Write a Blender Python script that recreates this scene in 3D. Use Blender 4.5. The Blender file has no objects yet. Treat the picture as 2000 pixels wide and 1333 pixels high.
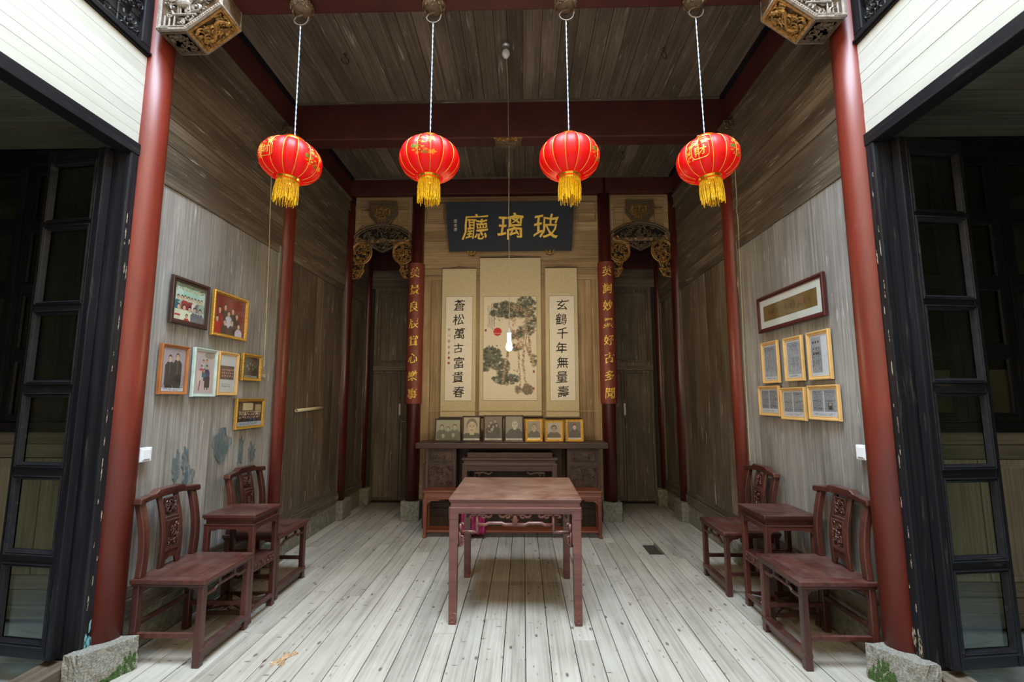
import bpy, bmesh, math, random
import numpy as np
from mathutils import Vector, Matrix
random.seed(7)
sc = bpy.context.scene
col = sc.collection
PI = math.pi

# ------------------------------------------------------------------ camera
cd = bpy.data.cameras.new('camera'); cam = bpy.data.objects.new('camera', cd); col.objects.link(cam)
YAW, PIT, ROL = -0.0227, 0.1226, -0.00114
fw = Vector((math.sin(YAW)*math.cos(PIT), math.cos(YAW)*math.cos(PIT), math.sin(PIT)))
rt = Vector((math.cos(YAW), -math.sin(YAW), 0)); up = rt.cross(fw)
r2 = math.cos(ROL)*rt + math.sin(ROL)*up; u2 = -math.sin(ROL)*rt + math.cos(ROL)*up
cam.matrix_world = Matrix(((r2.x, u2.x, -fw.x, 0.157), (r2.y, u2.y, -fw.y, 0), (r2.z, u2.z, -fw.z, 1.5), (0, 0, 0, 1)))
cd.sensor_width = 36; cd.lens = 36*927.6/2000; cd.clip_start = .05
sc.camera = cam
# ------------------------------------------------------------------ light
w = bpy.data.worlds.new('world'); sc.world = w; w.use_nodes = True
bg = w.node_tree.nodes['Background']; bg.inputs[0].default_value = (0.72, 0.85, 1.0, 1); bg.inputs[1].default_value = 0.55
def area(name, loc, sx, sy, power, colr, rot=(0, 0, 0)):
    l = bpy.data.lights.new(name, 'AREA'); l.shape = 'RECTANGLE'; l.size = sx; l.size_y = sy; l.energy = power; l.color = colr
    o = bpy.data.objects.new(name, l); o.location = loc; o.rotation_euler = rot; col.objects.link(o); return o
SKY = area('sky_opening_light', (0, 0.75, 7.4), 3.6, 2.9, 980, (0.70, 0.85, 1.0))
def point(name, loc, power, colr, rad):
    l = bpy.data.lights.new(name, 'POINT'); l.energy = power; l.color = colr; l.shadow_soft_size = rad
    o = bpy.data.objects.new(name, l); o.location = loc; col.objects.link(o); return o
sc.view_settings.view_transform = 'Standard'; sc.view_settings.look = 'None'
sc.view_settings.exposure = 0.35; sc.view_settings.gamma = 1; sc.view_settings.use_curve_mapping = False
sc.cycles.max_bounces = 7; sc.cycles.diffuse_bounces = 4; sc.cycles.transparent_max_bounces = 16
sc.cycles.sample_clamp_indirect = 6; sc.cycles.use_denoising = True
sc.cycles.caustics_reflective = False; sc.cycles.caustics_refractive = False

# ------------------------------------------------------------------ materials
def lin(c):
    return tuple(((x/255)/12.92 if x/255 <= .04045 else ((x/255+.055)/1.055)**2.4) for x in c)
def newmat(name):
    m = bpy.data.materials.new(name); m.use_nodes = True; nt = m.node_tree
    return m, nt, nt.nodes['Principled BSDF']
def N(nt, t, **k):
    n = nt.nodes.new(t)
    for a, b in k.items(): setattr(n, a, b)
    return n
def plain(name, c, rough=.5, metal=0, coat=0, var=.15, scale=14, bump=.0):
    m, nt, b = newmat(name)
    tc = N(nt, 'ShaderNodeNewGeometry'); no = N(nt, 'ShaderNodeTexNoise'); no.inputs['Scale'].default_value = scale; no.inputs['Detail'].default_value = 5
    nt.links.new(tc.outputs['Position'], no.inputs['Vector'])
    mr = N(nt, 'ShaderNodeMapRange'); mr.inputs['From Min'].default_value = .3; mr.inputs['From Max'].default_value = .7
    mr.inputs['To Min'].default_value = 1-var; mr.inputs['To Max'].default_value = 1+var
    nt.links.new(no.outputs[0], mr.inputs[0])
    mx = N(nt, 'ShaderNodeVectorMath', operation='SCALE'); mx.inputs[0].default_value = c; nt.links.new(mr.outputs[0], mx.inputs['Scale'])
    nt.links.new(mx.outputs[0], b.inputs['Base Color'])
    b.inputs['Roughness'].default_value = rough; b.inputs['Metallic'].default_value = metal; b.inputs['Coat Weight'].default_value = coat; b.inputs['Coat Roughness'].default_value = .2
    if bump:
        bp = N(nt, 'ShaderNodeBump'); bp.inputs['Strength'].default_value = bump; bp.inputs['Distance'].default_value = .004
        nt.links.new(no.outputs[0], bp.inputs['Height']); nt.links.new(bp.outputs[0], b.inputs['Normal'])
    return m
def wood(name, axis, dark, mid, light, fleck=None, famt=.5, rough=.6, bump=.35, fine=52, coat=0, objvar=.25, knots=None, coarse=1.0, dust=None):
    """grained wood: world position stretched along the grain, shifted per board"""
    m, nt, b = newmat(name)
    g = N(nt, 'ShaderNodeNewGeometry'); oi = N(nt, 'ShaderNodeObjectInfo')
    sc_ = {'X': (.9, fine, fine), 'Y': (fine, .9, fine), 'Z': (fine, fine, .9)}[axis]
    off = N(nt, 'ShaderNodeVectorMath', operation='SCALE'); off.inputs[0].default_value = (37, 53, 71); nt.links.new(oi.outputs['Random'], off.inputs['Scale'])
    def noise(scale, mult, detail=4, rgh=.6, warp=False):  # noqa
        mp = N(nt, 'ShaderNodeVectorMath', operation='MULTIPLY'); mp.inputs[1].default_value = tuple(s*mult for s in scale)
        nt.links.new(g.outputs['Position'], mp.inputs[0])
        ad = N(nt, 'ShaderNodeVectorMath', operation='ADD'); nt.links.new(mp.outputs[0], ad.inputs[0]); nt.links.new(off.outputs[0], ad.inputs[1])
        n = N(nt, 'ShaderNodeTexNoise'); n.inputs['Scale'].default_value = 1; n.inputs['Detail'].default_value = detail; n.inputs['Roughness'].default_value = rgh
        n.inputs['Distortion'].default_value = .4 if warp else 0
        nt.links.new(ad.outputs[0], n.inputs['Vector']); return n
    n1 = noise(sc_, 1, 5, .65, True)
    n2 = noise(tuple(2.2 if s > 2 else 1.0 for s in sc_), coarse, 4)
    cr = N(nt, 'ShaderNodeValToRGB'); e = cr.color_ramp.elements
    e[0].position = .34; e[0].color = (*dark, 1); e[1].position = .68; e[1].color = (*light, 1); k = cr.color_ramp.elements.new(.5); k.color = (*mid, 1)
    mixf = N(nt, 'ShaderNodeMath', operation='MULTIPLY_ADD'); mixf.inputs[1].default_value = .45; nt.links.new(n2.outputs[0], mixf.inputs[0])
    sc2 = N(nt, 'ShaderNodeMath', operation='MULTIPLY'); sc2.inputs[1].default_value = .55; nt.links.new(n1.outputs[0], sc2.inputs[0]); nt.links.new(sc2.outputs[0], mixf.inputs[2])
    nt.links.new(mixf.outputs[0], cr.inputs[0]); out = cr.outputs[0]
    if objvar:
        mr = N(nt, 'ShaderNodeMapRange'); mr.inputs['To Min'].default_value = 1-objvar; mr.inputs['To Max'].default_value = 1+objvar; nt.links.new(oi.outputs['Random'], mr.inputs[0])
        vm = N(nt, 'ShaderNodeVectorMath', operation='SCALE'); nt.links.new(out, vm.inputs[0]); nt.links.new(mr.outputs[0], vm.inputs['Scale']); out = vm.outputs[0]
    def overlay(out, fac, c):
        mx = N(nt, 'ShaderNodeMix', data_type='RGBA'); nt.links.new(fac, mx.inputs[0]); nt.links.new(out, mx.inputs[6]); mx.inputs[7].default_value = (*c, 1); return mx.outputs[2]
    if fleck:
        n3 = noise(tuple(s*.55 if s > 2 else 2.6 for s in sc_), 1, 6, .7)
        mr = N(nt, 'ShaderNodeMapRange'); mr.inputs['From Min'].default_value = .60; mr.inputs['From Max'].default_value = .72; mr.inputs['To Max'].default_value = famt
        nt.links.new(n3.outputs[0], mr.inputs[0]); out = overlay(out, mr.outputs[0], fleck)
    if knots:
        for sv, lo_, hi_, st_ in (((11, 5, 9), .07, .13, .9), ((4.0, 12, 9), .05, .10, .8), ((20, 8, 9), .06, .13, .65)):
            v = N(nt, 'ShaderNodeTexVoronoi'); v.inputs['Scale'].default_value = 1; v.inputs['Randomness'].default_value = 1
            mp = N(nt, 'ShaderNodeVectorMath', operation='MULTIPLY'); mp.inputs[1].default_value = sv; nt.links.new(g.outputs['Position'], mp.inputs[0]); nt.links.new(mp.outputs[0], v.inputs['Vector'])
            mr = N(nt, 'ShaderNodeMapRange'); mr.inputs['From Min'].default_value = lo_; mr.inputs['From Max'].default_value = hi_; mr.inputs['To Min'].default_value = st_; mr.inputs['To Max'].default_value = 0
            nt.links.new(v.outputs['Distance'], mr.inputs[0]); out = overlay(out, mr.outputs[0], knots)
    if dust:
        n4 = noise((5, 5, 5), 1, 5, .7); mr = N(nt, 'ShaderNodeMapRange'); mr.inputs['From Min'].default_value = .38; mr.inputs['From Max'].default_value = .68; mr.inputs['To Max'].default_value = dust[1]
        sx = N(nt, 'ShaderNodeSeparateXYZ'); nt.links.new(g.outputs['Normal'], sx.inputs[0])
        mm = N(nt, 'ShaderNodeMath', operation='MULTIPLY', use_clamp=True); nt.links.new(sx.outputs['Z'], mm.inputs[0]); nt.links.new(n4.outputs[0], mr.inputs[0]); nt.links.new(mr.outputs[0], mm.inputs[1])
        out = overlay(out, mm.outputs[0], dust[0])
    nt.links.new(out, b.inputs['Base Color'])
    b.inputs['Roughness'].default_value = rough; b.inputs['Coat Weight'].default_value = coat; b.inputs['Coat Roughness'].default_value = .25
    b.inputs['Specular IOR Level'].default_value = .22 if name.startswith('black') else .5
    if bump:
        bp = N(nt, 'ShaderNodeBump'); bp.inputs['Strength'].default_value = bump; bp.inputs['Distance'].default_value = .003
        nt.links.new(n1.outputs[0], bp.inputs['Height']); nt.links.new(bp.outputs[0], b.inputs['Normal'])
    return m
M = {}
W_D, W_M, W_L = (.046, .033, .021), (.112, .085, .058), (.235, .19, .14)
FL = (.74, .70, .63)
for ax in 'XYZ':
    M['wall'+ax] = wood('weathered_wall_wood_'+ax.lower(), ax, W_D, W_M, W_L, FL, .65, .62, .4, objvar=.16)
    M['wallg'+ax] = wood('daylit_grey_wall_wood_'+ax.lower(), ax, (.13, .118, .103), (.25, .235, .215), (.42, .41, .39), (.80, .79, .77), .65, .62, .4, objvar=.10, fine=60)  # front-bay boards: greyer wood, with the front daylight also put into the colour
    M['scr'+ax] = wood('screen_wood_'+ax.lower(), ax, (.15, .095, .045), (.32, .215, .11), (.52, .38, .225), FL, .35, .62, .4, objvar=.12)
    M['ceil'+ax] = wood('ceiling_wood_'+ax.lower(), ax, (.056, .040, .026), (.122, .092, .063), (.235, .185, .135), FL, .5, .7, .4, objvar=.2)
    M['black'+ax] = wood('black_paint_wood_'+ax.lower(), ax, (.0045, .0042, .005), (.009, .0085, .0105), (.021, .020, .023), (.35, .27, .18), .15, .5, .3, objvar=.1)
    M['rose'+ax] = wood('rosewood_'+ax.lower(), ax, (.020, .006, .0045), (.055, .015, .010), (.115, .033, .020), None, 0, .38, .15, fine=24, coat=.2, objvar=.08, dust=((.20, .13, .11), .35))
    M['dark'+ax] = wood('dark_altar_wood_'+ax.lower(), ax, (.022, .012, .009), (.055, .028, .020), (.10, .055, .042), None, 0, .5, .2, fine=24, objvar=.08, dust=((.2, .15, .13), .5))
    M['orange'+ax] = wood('orange_varnished_wood_'+ax.lower(), ax, (.07, .013, .006), (.15, .033, .012), (.24, .062, .022), None, 0, .35, .1, fine=24, coat=.3, objvar=.05)
M['table'] = wood('square_table_wood', 'X', (.055, .016, .012), (.12, .036, .028), (.19, .068, .052), None, 0, .33, .1, fine=20, coat=.35, objvar=0, dust=((.34, .22, .19), .6))
M['floor'] = wood('floor_board_wood', 'Y', (.22, .20, .165), (.37, .34, .285), (.47, .44, .385), (.60, .58, .53), .25, .62, .35, fine=46, objvar=.10, knots=(.10, .065, .06), coarse=1.5)
M['cream'] = wood('cream_painted_board', 'Y', (.40, .40, .35), (.47, .47, .42), (.53, .53, .485), (.24, .21, .16), .2, .6, .1, fine=20, objvar=.025)
M['side'] = wood('side_room_wood', 'X', (.07, .058, .036), (.15, .128, .085), (.25, .22, .155), (.28, .30, .22), .35, .6, .3, objvar=.15)
M['sidez'] = wood('side_room_panel_wood', 'Z', (.11, .09, .055), (.24, .20, .135), (.36, .31, .23), (.4, .4, .3), .25, .55, .3, objvar=.1)
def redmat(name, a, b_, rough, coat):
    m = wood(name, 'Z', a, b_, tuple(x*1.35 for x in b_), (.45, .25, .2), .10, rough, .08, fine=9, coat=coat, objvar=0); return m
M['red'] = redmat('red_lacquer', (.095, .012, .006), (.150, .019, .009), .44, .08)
M['reddark'] = redmat('dark_red_lacquer', (.035, .005, .004), (.065, .009, .007), .36, .2)  # darker red for the rear columns
M['beam'] = plain('dark_red_beam_paint', (.062, .011, .009), .6, var=.25, scale=5)
M['gold'] = plain('gold_leaf', (.72, .42, .07), .38, .55, var=.3, scale=60)
M['goldtext'] = plain('gold_paint', (.90, .62, .10), .45, .15, var=.1)
M['ogold'] = plain('old_gilding', (.34, .19, .055), .45, .45, var=.55, scale=40, bump=.3)
M['carve'] = plain('carved_dark_wood', (.115, .078, .045), .6, var=.35, scale=40, bump=.3)
M['carvegrey'] = plain('carved_grey_wood', (.24, .205, .175), .65, var=.35, scale=50, bump=.3)
M['dk'] = plain('dark_gap', (.012, .009, .007), .9)
M['gap'] = plain('shadowed_wood', (.035, .026, .018), .9)
M['plaque'] = plain('blue_black_lacquer', (.008, .016, .034), .62, var=.25, scale=30)
M['cou'] = plain('couplet_red_wood', (.20, .042, .028), .5, var=.2, scale=25)
M['stone'] = plain('rough_granite', (.225, .215, .18), .9, var=.45, scale=110, bump=1.0)
M['stonedark'] = plain('old_plinth_stone', (.19, .185, .145), .85, var=.35, scale=30, bump=.7)
M['slab'] = plain('grey_stone_slab', (.36, .41, .43), .7, var=.12, scale=9, bump=.2)
M['moss'] = plain('moss_green', (.042, .085, .018), .95, var=.7, scale=90, bump=.8)
M['white'] = plain('white_plastic', (.80, .82, .85), .3, var=.02)
M['paper'] = plain('rice_paper', (.80, .76, .66), .7, var=.04, scale=20)
M['silk'] = plain('cream_silk_mount', (.60, .52, .33), .75, var=.10, scale=60)
M['ink'] = plain('black_ink', (.015, .014, .013), .6)
M['seal'] = plain('red_seal_ink', (.45, .05, .03), .6)
M['iron'] = plain('rusty_iron', (.10, .075, .055), .5, .5, var=.4, scale=60)
M['steel'] = plain('worn_steel', (.5, .48, .45), .35, .8)
M['cord'] = plain('blue_white_cord', (.42, .52, .70), .6, var=.4, scale=300)
M['wire'] = plain('tan_wire', (.55, .45, .28), .5)
M['brass'] = plain('bright_gold_collar', (.85, .58, .05), .22, .8, var=.25, scale=40)
M['tassel'] = plain('yellow_tassel', (.88, .56, .01), .55, var=.3, scale=80)
M['ribgold'] = plain('gold_rib', (.88, .50, .05), .4, .2)
M['framebrown'] = plain('dark_brown_frame', (.035, .014, .011), .4, coat=.3)
M['framered'] = plain('dark_red_frame', (.055, .008, .008), .35, coat=.2)
M['frameorange'] = plain('orange_brown_frame', (.33, .12, .035), .4)
M['framegreen'] = plain('pale_green_frame', (.47, .56, .50), .4)
M['framepine'] = plain('light_pine_frame', (.62, .37, .13), .45, var=.08)
M['framegold'] = plain('gilt_frame', (.62, .36, .07), .32, .6, var=.35, scale=90, bump=.3)
M['mat'] = plain('mat_board', (.72, .76, .74), .7, var=.02)
M['magenta'] = plain('magenta_cloth', (.27, .008, .075), .7, var=.3, scale=30)
M['plaster'] = plain('beige_plaster', (.42, .37, .26), .8, var=.1, scale=4)
M['court'] = plain('warm_bounce_plaster', (.74, .56, .36), .8, var=.06, scale=3)  # warm tone picked so the unseen courtyard walls bounce warm fill
def worn(name, c, lo, hi, sc_=(30, 30, 9)):
    m, nt, b = newmat(name); b.inputs['Base Color'].default_value = (*c, 1); b.inputs['Roughness'].default_value = .7
    g = N(nt, 'ShaderNodeNewGeometry'); mp = N(nt, 'ShaderNodeVectorMath', operation='MULTIPLY'); mp.inputs[1].default_value = sc_; n = N(nt, 'ShaderNodeTexNoise'); n.inputs['Scale'].default_value = 1; n.inputs['Detail'].default_value = 6; n.inputs['Roughness'].default_value = .7
    nt.links.new(g.outputs['Position'], mp.inputs[0]); nt.links.new(mp.outputs[0], n.inputs['Vector'])
    mr = N(nt, 'ShaderNodeMapRange'); mr.inputs['From Min'].default_value = lo; mr.inputs['From Max'].default_value = hi; nt.links.new(n.outputs[0], mr.inputs[0])
    t = N(nt, 'ShaderNodeBsdfTransparent'); mx = N(nt, 'ShaderNodeMixShader'); nt.links.new(mr.outputs[0], mx.inputs[0]); nt.links.new(t.outputs[0], mx.inputs[1]); nt.links.new(b.outputs[0], mx.inputs[2])
    nt.links.new(mx.outputs[0], nt.nodes['Material Output'].inputs[0]); return m
M['teal'] = worn('teal_paint_smear', (.085, .15, .165), .38, .66)
M['patina'] = worn('turquoise_paint_remains', (.18, .42, .46), .42, .5, (90, 90, 25))
M['scuff'] = worn('pale_chipped_paint', (.34, .28, .20), .44, .52, (120, 120, 40))
M['broken'] = plain('splintered_wood', (.38, .25, .14), .85, var=.5, scale=60, bump=.8)
M['bulb'] = plain('white_glass_bulb', (.85, .85, .83), .15)
M['bulbfill'] = plain('fill_glow_glass_bulb', (.9, .88, .84), .2); _b = M['bulbfill'].node_tree.nodes['Principled BSDF']; _b.inputs['Emission Color'].default_value = (1, .77, .48, 1); _b.inputs['Emission Strength'].default_value = 330  # glow added as warm fill for the back wall; the bulb itself is unlit
def glassmat(name, tint, refl):
    m, nt, b = newmat(name); nt.nodes.remove(b)
    t = N(nt, 'ShaderNodeBsdfTransparent'); t.inputs[0].default_value = (*tint, 1)
    gl = N(nt, 'ShaderNodeBsdfGlossy'); gl.inputs['Roughness'].default_value = .06
    lw = N(nt, 'ShaderNodeLayerWeight'); lw.inputs[0].default_value = refl; pw = N(nt, 'ShaderNodeMath', operation='POWER'); pw.inputs[1].default_value = 3.0; nt.links.new(lw.outputs['Facing'], pw.inputs[0]); ad = N(nt, 'ShaderNodeMath', operation='ADD', use_clamp=True); ad.inputs[1].default_value = .025; nt.links.new(pw.outputs[0], ad.inputs[0])
    mx = N(nt, 'ShaderNodeMixShader'); nt.links.new(ad.outputs[0], mx.inputs[0]); nt.links.new(t.outputs[0], mx.inputs[1]); nt.links.new(gl.outputs[0], mx.inputs[2])
    nt.links.new(mx.outputs[0], nt.nodes['Material Output'].inputs[0]); return m
M['glass'] = glassmat('window_glass', (.88, .93, .88), .5)
M['picglass'] = glassmat('picture_glass', (.98, .99, .99), .4)
def attrmat(name, rough=.5, trans=0):
    m, nt, b = newmat(name); a = N(nt, 'ShaderNodeAttribute'); a.attribute_name = 'Col'
    nt.links.new(a.outputs['Color'], b.inputs['Base Color']); b.inputs['Roughness'].default_value = rough
    if trans:
        tr = N(nt, 'ShaderNodeBsdfTranslucent'); nt.links.new(a.outputs['Color'], tr.inputs[0]); mx = N(nt, 'ShaderNodeMixShader'); mx.inputs[0].default_value = trans
        nt.links.new(b.outputs[0], mx.inputs[1]); nt.links.new(tr.outputs[0], mx.inputs[2]); nt.links.new(mx.outputs[0], nt.nodes['Material Output'].inputs[0])
    return m
M['print'] = attrmat('printed_surface', .6); M['lantern'] = attrmat('printed_lantern_silk', .45, .35)

# ------------------------------------------------------------------ mesh helpers
def obj(name, bm, mat, parent=None, bevel=0, smooth=False, kind=None, label=None):
    me = bpy.data.meshes.new(name); bmesh.ops.recalc_face_normals(bm, faces=bm.faces[:]) if not getattr(bm, 'keepn', False) else None
    bm.to_mesh(me); bm.free()
    for mt in (mat if isinstance(mat, (list, tuple)) else [mat]): me.materials.append(mt)
    o = bpy.data.objects.new(name, me); col.objects.link(o)
    if parent: o.parent = parent
    if bevel:
        b = o.modifiers.new('bevel', 'BEVEL'); b.width = bevel; b.segments = 2; b.limit_method = 'ANGLE'; b.angle_limit = .7; b.harden_normals = False
    if smooth:
        for p in me.polygons: p.use_smooth = True
    if kind: o['kind'] = kind
    if label: o['label'] = label
    return o
def B(): return bmesh.new()
def box(bm, x0, x1, y0, y1, z0, z1):
    x0, x1 = min(x0, x1), max(x0, x1); y0, y1 = min(y0, y1), max(y0, y1); z0, z1 = min(z0, z1), max(z0, z1)
    v = [bm.verts.new(p) for p in ((x0, y0, z0), (x1, y0, z0), (x1, y1, z0), (x0, y1, z0), (x0, y0, z1), (x1, y0, z1), (x1, y1, z1), (x0, y1, z1))]
    for f in ((3, 2, 1, 0), (4, 5, 6, 7), (0, 1, 5, 4), (1, 2, 6, 5), (2, 3, 7, 6), (3, 0, 4, 7)): bm.faces.new([v[i] for i in f])
    return bm
def bx(*a): return box(B(), *a)
def taper(bm, x, y, z0, z1, s0, s1, dx=0, dy=0):
    """square post from z0 (half-size s0) to z1 (half-size s1), top shifted"""
    v = []
    for z, s, ox, oy in ((z0, s0, 0, 0), (z1, s1, dx, dy)):
        v += [bm.verts.new((x+ox+a*s, y+oy+b*s, z)) for a, b in ((-1, -1), (1, -1), (1, 1), (-1, 1))]
    for f in ((3, 2, 1, 0), (4, 5, 6, 7), (0, 1, 5, 4), (1, 2, 6, 5), (2, 3, 7, 6), (3, 0, 4, 7)): bm.faces.new([v[i] for i in f])
def prism(bm, pts, y0, y1):
    """polygon in XZ extruded along Y"""
    a = [bm.verts.new((x, y0, z)) for x, z in pts]; b = [bm.verts.new((x, y1, z)) for x, z in pts]; n = len(pts)
    bm.faces.new(a); bm.faces.new(b[::-1])
    for i in range(n): bm.faces.new((a[i], b[i], b[(i+1) % n], a[(i+1) % n]))
def prismx(bm, pts, x0, x1):
    a = [bm.verts.new((x0, y, z)) for y, z in pts]; b = [bm.verts.new((x1, y, z)) for y, z in pts]; n = len(pts)
    bm.faces.new(a); bm.faces.new(b[::-1])
    for i in range(n): bm.faces.new((a[i], b[i], b[(i+1) % n], a[(i+1) % n]))
def tube(bm, pts, r, n=6, cap=True):
    pts = [Vector(p) for p in pts]; rs = r if isinstance(r, (list, tuple)) else [r]*len(pts); rings = []
    prev = None
    for i, p in enumerate(pts):
        t = (pts[min(i+1, len(pts)-1)]-pts[max(i-1, 0)]).normalized()
        a = prev if prev is not None else (Vector((0, 0, 1)) if abs(t.z) < .9 else Vector((0, 1, 0)))
        u = (a - t*a.dot(t)); u = u.normalized() if u.length > 1e-6 else t.orthogonal().normalized(); prev = u; v = t.cross(u)
        rings.append([bm.verts.new(p + (u*math.cos(2*PI*k/n)+v*math.sin(2*PI*k/n))*rs[i]) for k in range(n)])
    for a, b in zip(rings, rings[1:]):
        for k in range(n): bm.faces.new((a[k], a[(k+1) % n], b[(k+1) % n], b[k]))
    if cap: bm.faces.new(rings[0][::-1]); bm.faces.new(rings[-1])
def lathe(bm, prof, n=24, cx=0, cy=0, cap=True):
    rings = [[bm.verts.new((cx+r*math.cos(2*PI*k/n), cy+r*math.sin(2*PI*k/n), z)) for k in range(n)] for r, z in prof]
    for a, b in zip(rings, rings[1:]):
        for k in range(n): bm.faces.new((a[k], a[(k+1) % n], b[(k+1) % n], b[k]))
    if cap: bm.faces.new(rings[0][::-1]); bm.faces.new(rings[-1])
def ring(bm, x0, x1, z0, z1, prof, y=0):
    """mitred rectangular moulding, prof = [(inset, out)] out towards -Y"""
    L = [[bm.verts.new((xx, y-o, zz)) for xx, zz in ((x0+i, z0+i), (x1-i, z0+i), (x1-i, z1-i), (x0+i, z1-i))] for i, o in prof]
    for a, b in zip(L, L[1:]):
        for k in range(4): bm.faces.new((a[k], a[(k+1) % 4], b[(k+1) % 4], b[k]))
def ball(bm, c, rx, ry, rz, seg=8):
    m = Matrix.Translation(c) @ Matrix.Diagonal((rx, ry, rz, 1)); bmesh.ops.create_uvsphere(bm, u_segments=seg, v_segments=max(4, seg*2//3), radius=1, matrix=m)
def inpoly(x, z, P):
    c = False; j = len(P)-1
    for i in range(len(P)):
        if (P[i][1] > z) != (P[j][1] > z) and x < (P[j][0]-P[i][0])*(z-P[i][1])/(P[j][1]-P[i][1])+P[i][0]: c = not c
        j = i
    return c
def curls(bm, P, n, y, s=.03, r=.004, seed=1, f=None):
    """openwork of scrolls, leaves and buds scattered in polygon P on the plane y"""
    rg = random.Random(seed); xs = [p[0] for p in P]; zs = [p[1] for p in P]; k = 0; tries = 0
    while k < n and tries < n*30:
        tries += 1
        x, z = rg.uniform(min(xs), max(xs)), rg.uniform(min(zs), max(zs))
        if not inpoly(x, z, P): continue
        k += 1; a0 = rg.uniform(0, 6.28); d = rg.choice((-1, 1)); S = s*rg.uniform(.6, 1.2); yy = y-rg.uniform(0, r*2)
        pts = []
        for i in range(9):
            t = i/8; rr = S*(1-.8*t); a = a0+d*t*4.6
            px, pz = x+rr*math.cos(a), z+rr*math.sin(a)
            if not inpoly(px, pz, P): continue
            pts.append((px, yy-r*math.sin(t*3), pz))
        if len(pts) > 2: tube(bm, pts, [r*(1.1-.5*i/len(pts)) for i in range(len(pts))], 4)
        if rg.random() < .6:
            c = (x, yy-r, z); ball(bm, c, S*.30, r*1.3, S*.22, 6)
def loc(o, x, y, z, rz=0, rx=0, ry=0):
    o.location = (x, y, z); o.rotation_euler = (rx, ry, rz); return o
USED = {}
def thing(name, label, cat, x=0, y=0, z=0, rz=0, group=None):
    o = bpy.data.objects.new(name, None); col.objects.link(o); loc(o, x, y, z, rz); o.empty_display_size = .1
    return tag(o, label, cat, group)
def tag(o, label, cat, group=None):
    o['label'] = label; o['category'] = cat
    if group: o['group'] = group
    return o
def struct(name, bm=None, m=None, parent=None):
    if bm is None: o = bpy.data.objects.new(name, None); col.objects.link(o)
    else: o = obj(name, bm, m, parent)
    o['kind'] = 'structure'; return o
def copy_tree(o, parent=None):
    c = o.copy(); col.objects.link(c)
    if parent is not None: c.parent = parent
    for ch in list(o.children): copy_tree(ch, c)
    return c
CH = {}
def char_mesh(ch, extrude=0, fat=.0, sub=0):
    key = (ch, extrude, fat, sub)
    if key in CH: return CH[key]
    c = bpy.data.curves.new('glyph', 'FONT'); c.body = ch; c.extrude = extrude; c.offset = fat; c.resolution_u = 2
    o = bpy.data.objects.new('glyph', c); col.objects.link(o); bpy.context.view_layer.update()
    me = bpy.data.meshes.new_from_object(o.evaluated_get(bpy.context.evaluated_depsgraph_get()))
    bpy.data.objects.remove(o)
    co = np.array([v.co[:] for v in me.vertices]); mn, mxx = co.min(0), co.max(0); ctr = (mn+mxx)/2; s = 1/max(mxx[0]-mn[0], mxx[1]-mn[1]) if len(ch) == 1 and ch > '\u3000' else 1/(mxx[1]-mn[1])
    hh = sum(map(ord, ch)) % 7
    for v, p in zip(me.vertices, co):
        x, yv, z = (p-ctr)*(s, s, 1)
        x += .07*yv + .022*math.sin(9*yv+hh) ; yv += .035*math.sin(7*x+hh) + .05*x
        v.co = (x, -z, yv)
    CH[key] = me; return me
def put_char(ch, name, size, x, y, z, mat, parent, extrude=0, fat=.0, sx=1.0):
    me = char_mesh(ch, extrude, fat).copy(); me.materials.clear(); me.materials.append(mat)
    o = bpy.data.objects.new(name, me); col.objects.link(o); o.parent = parent; o.location = (x, y, z); o.scale = (size*sx, 1 if extrude == 0 else size, size); return o

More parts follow.
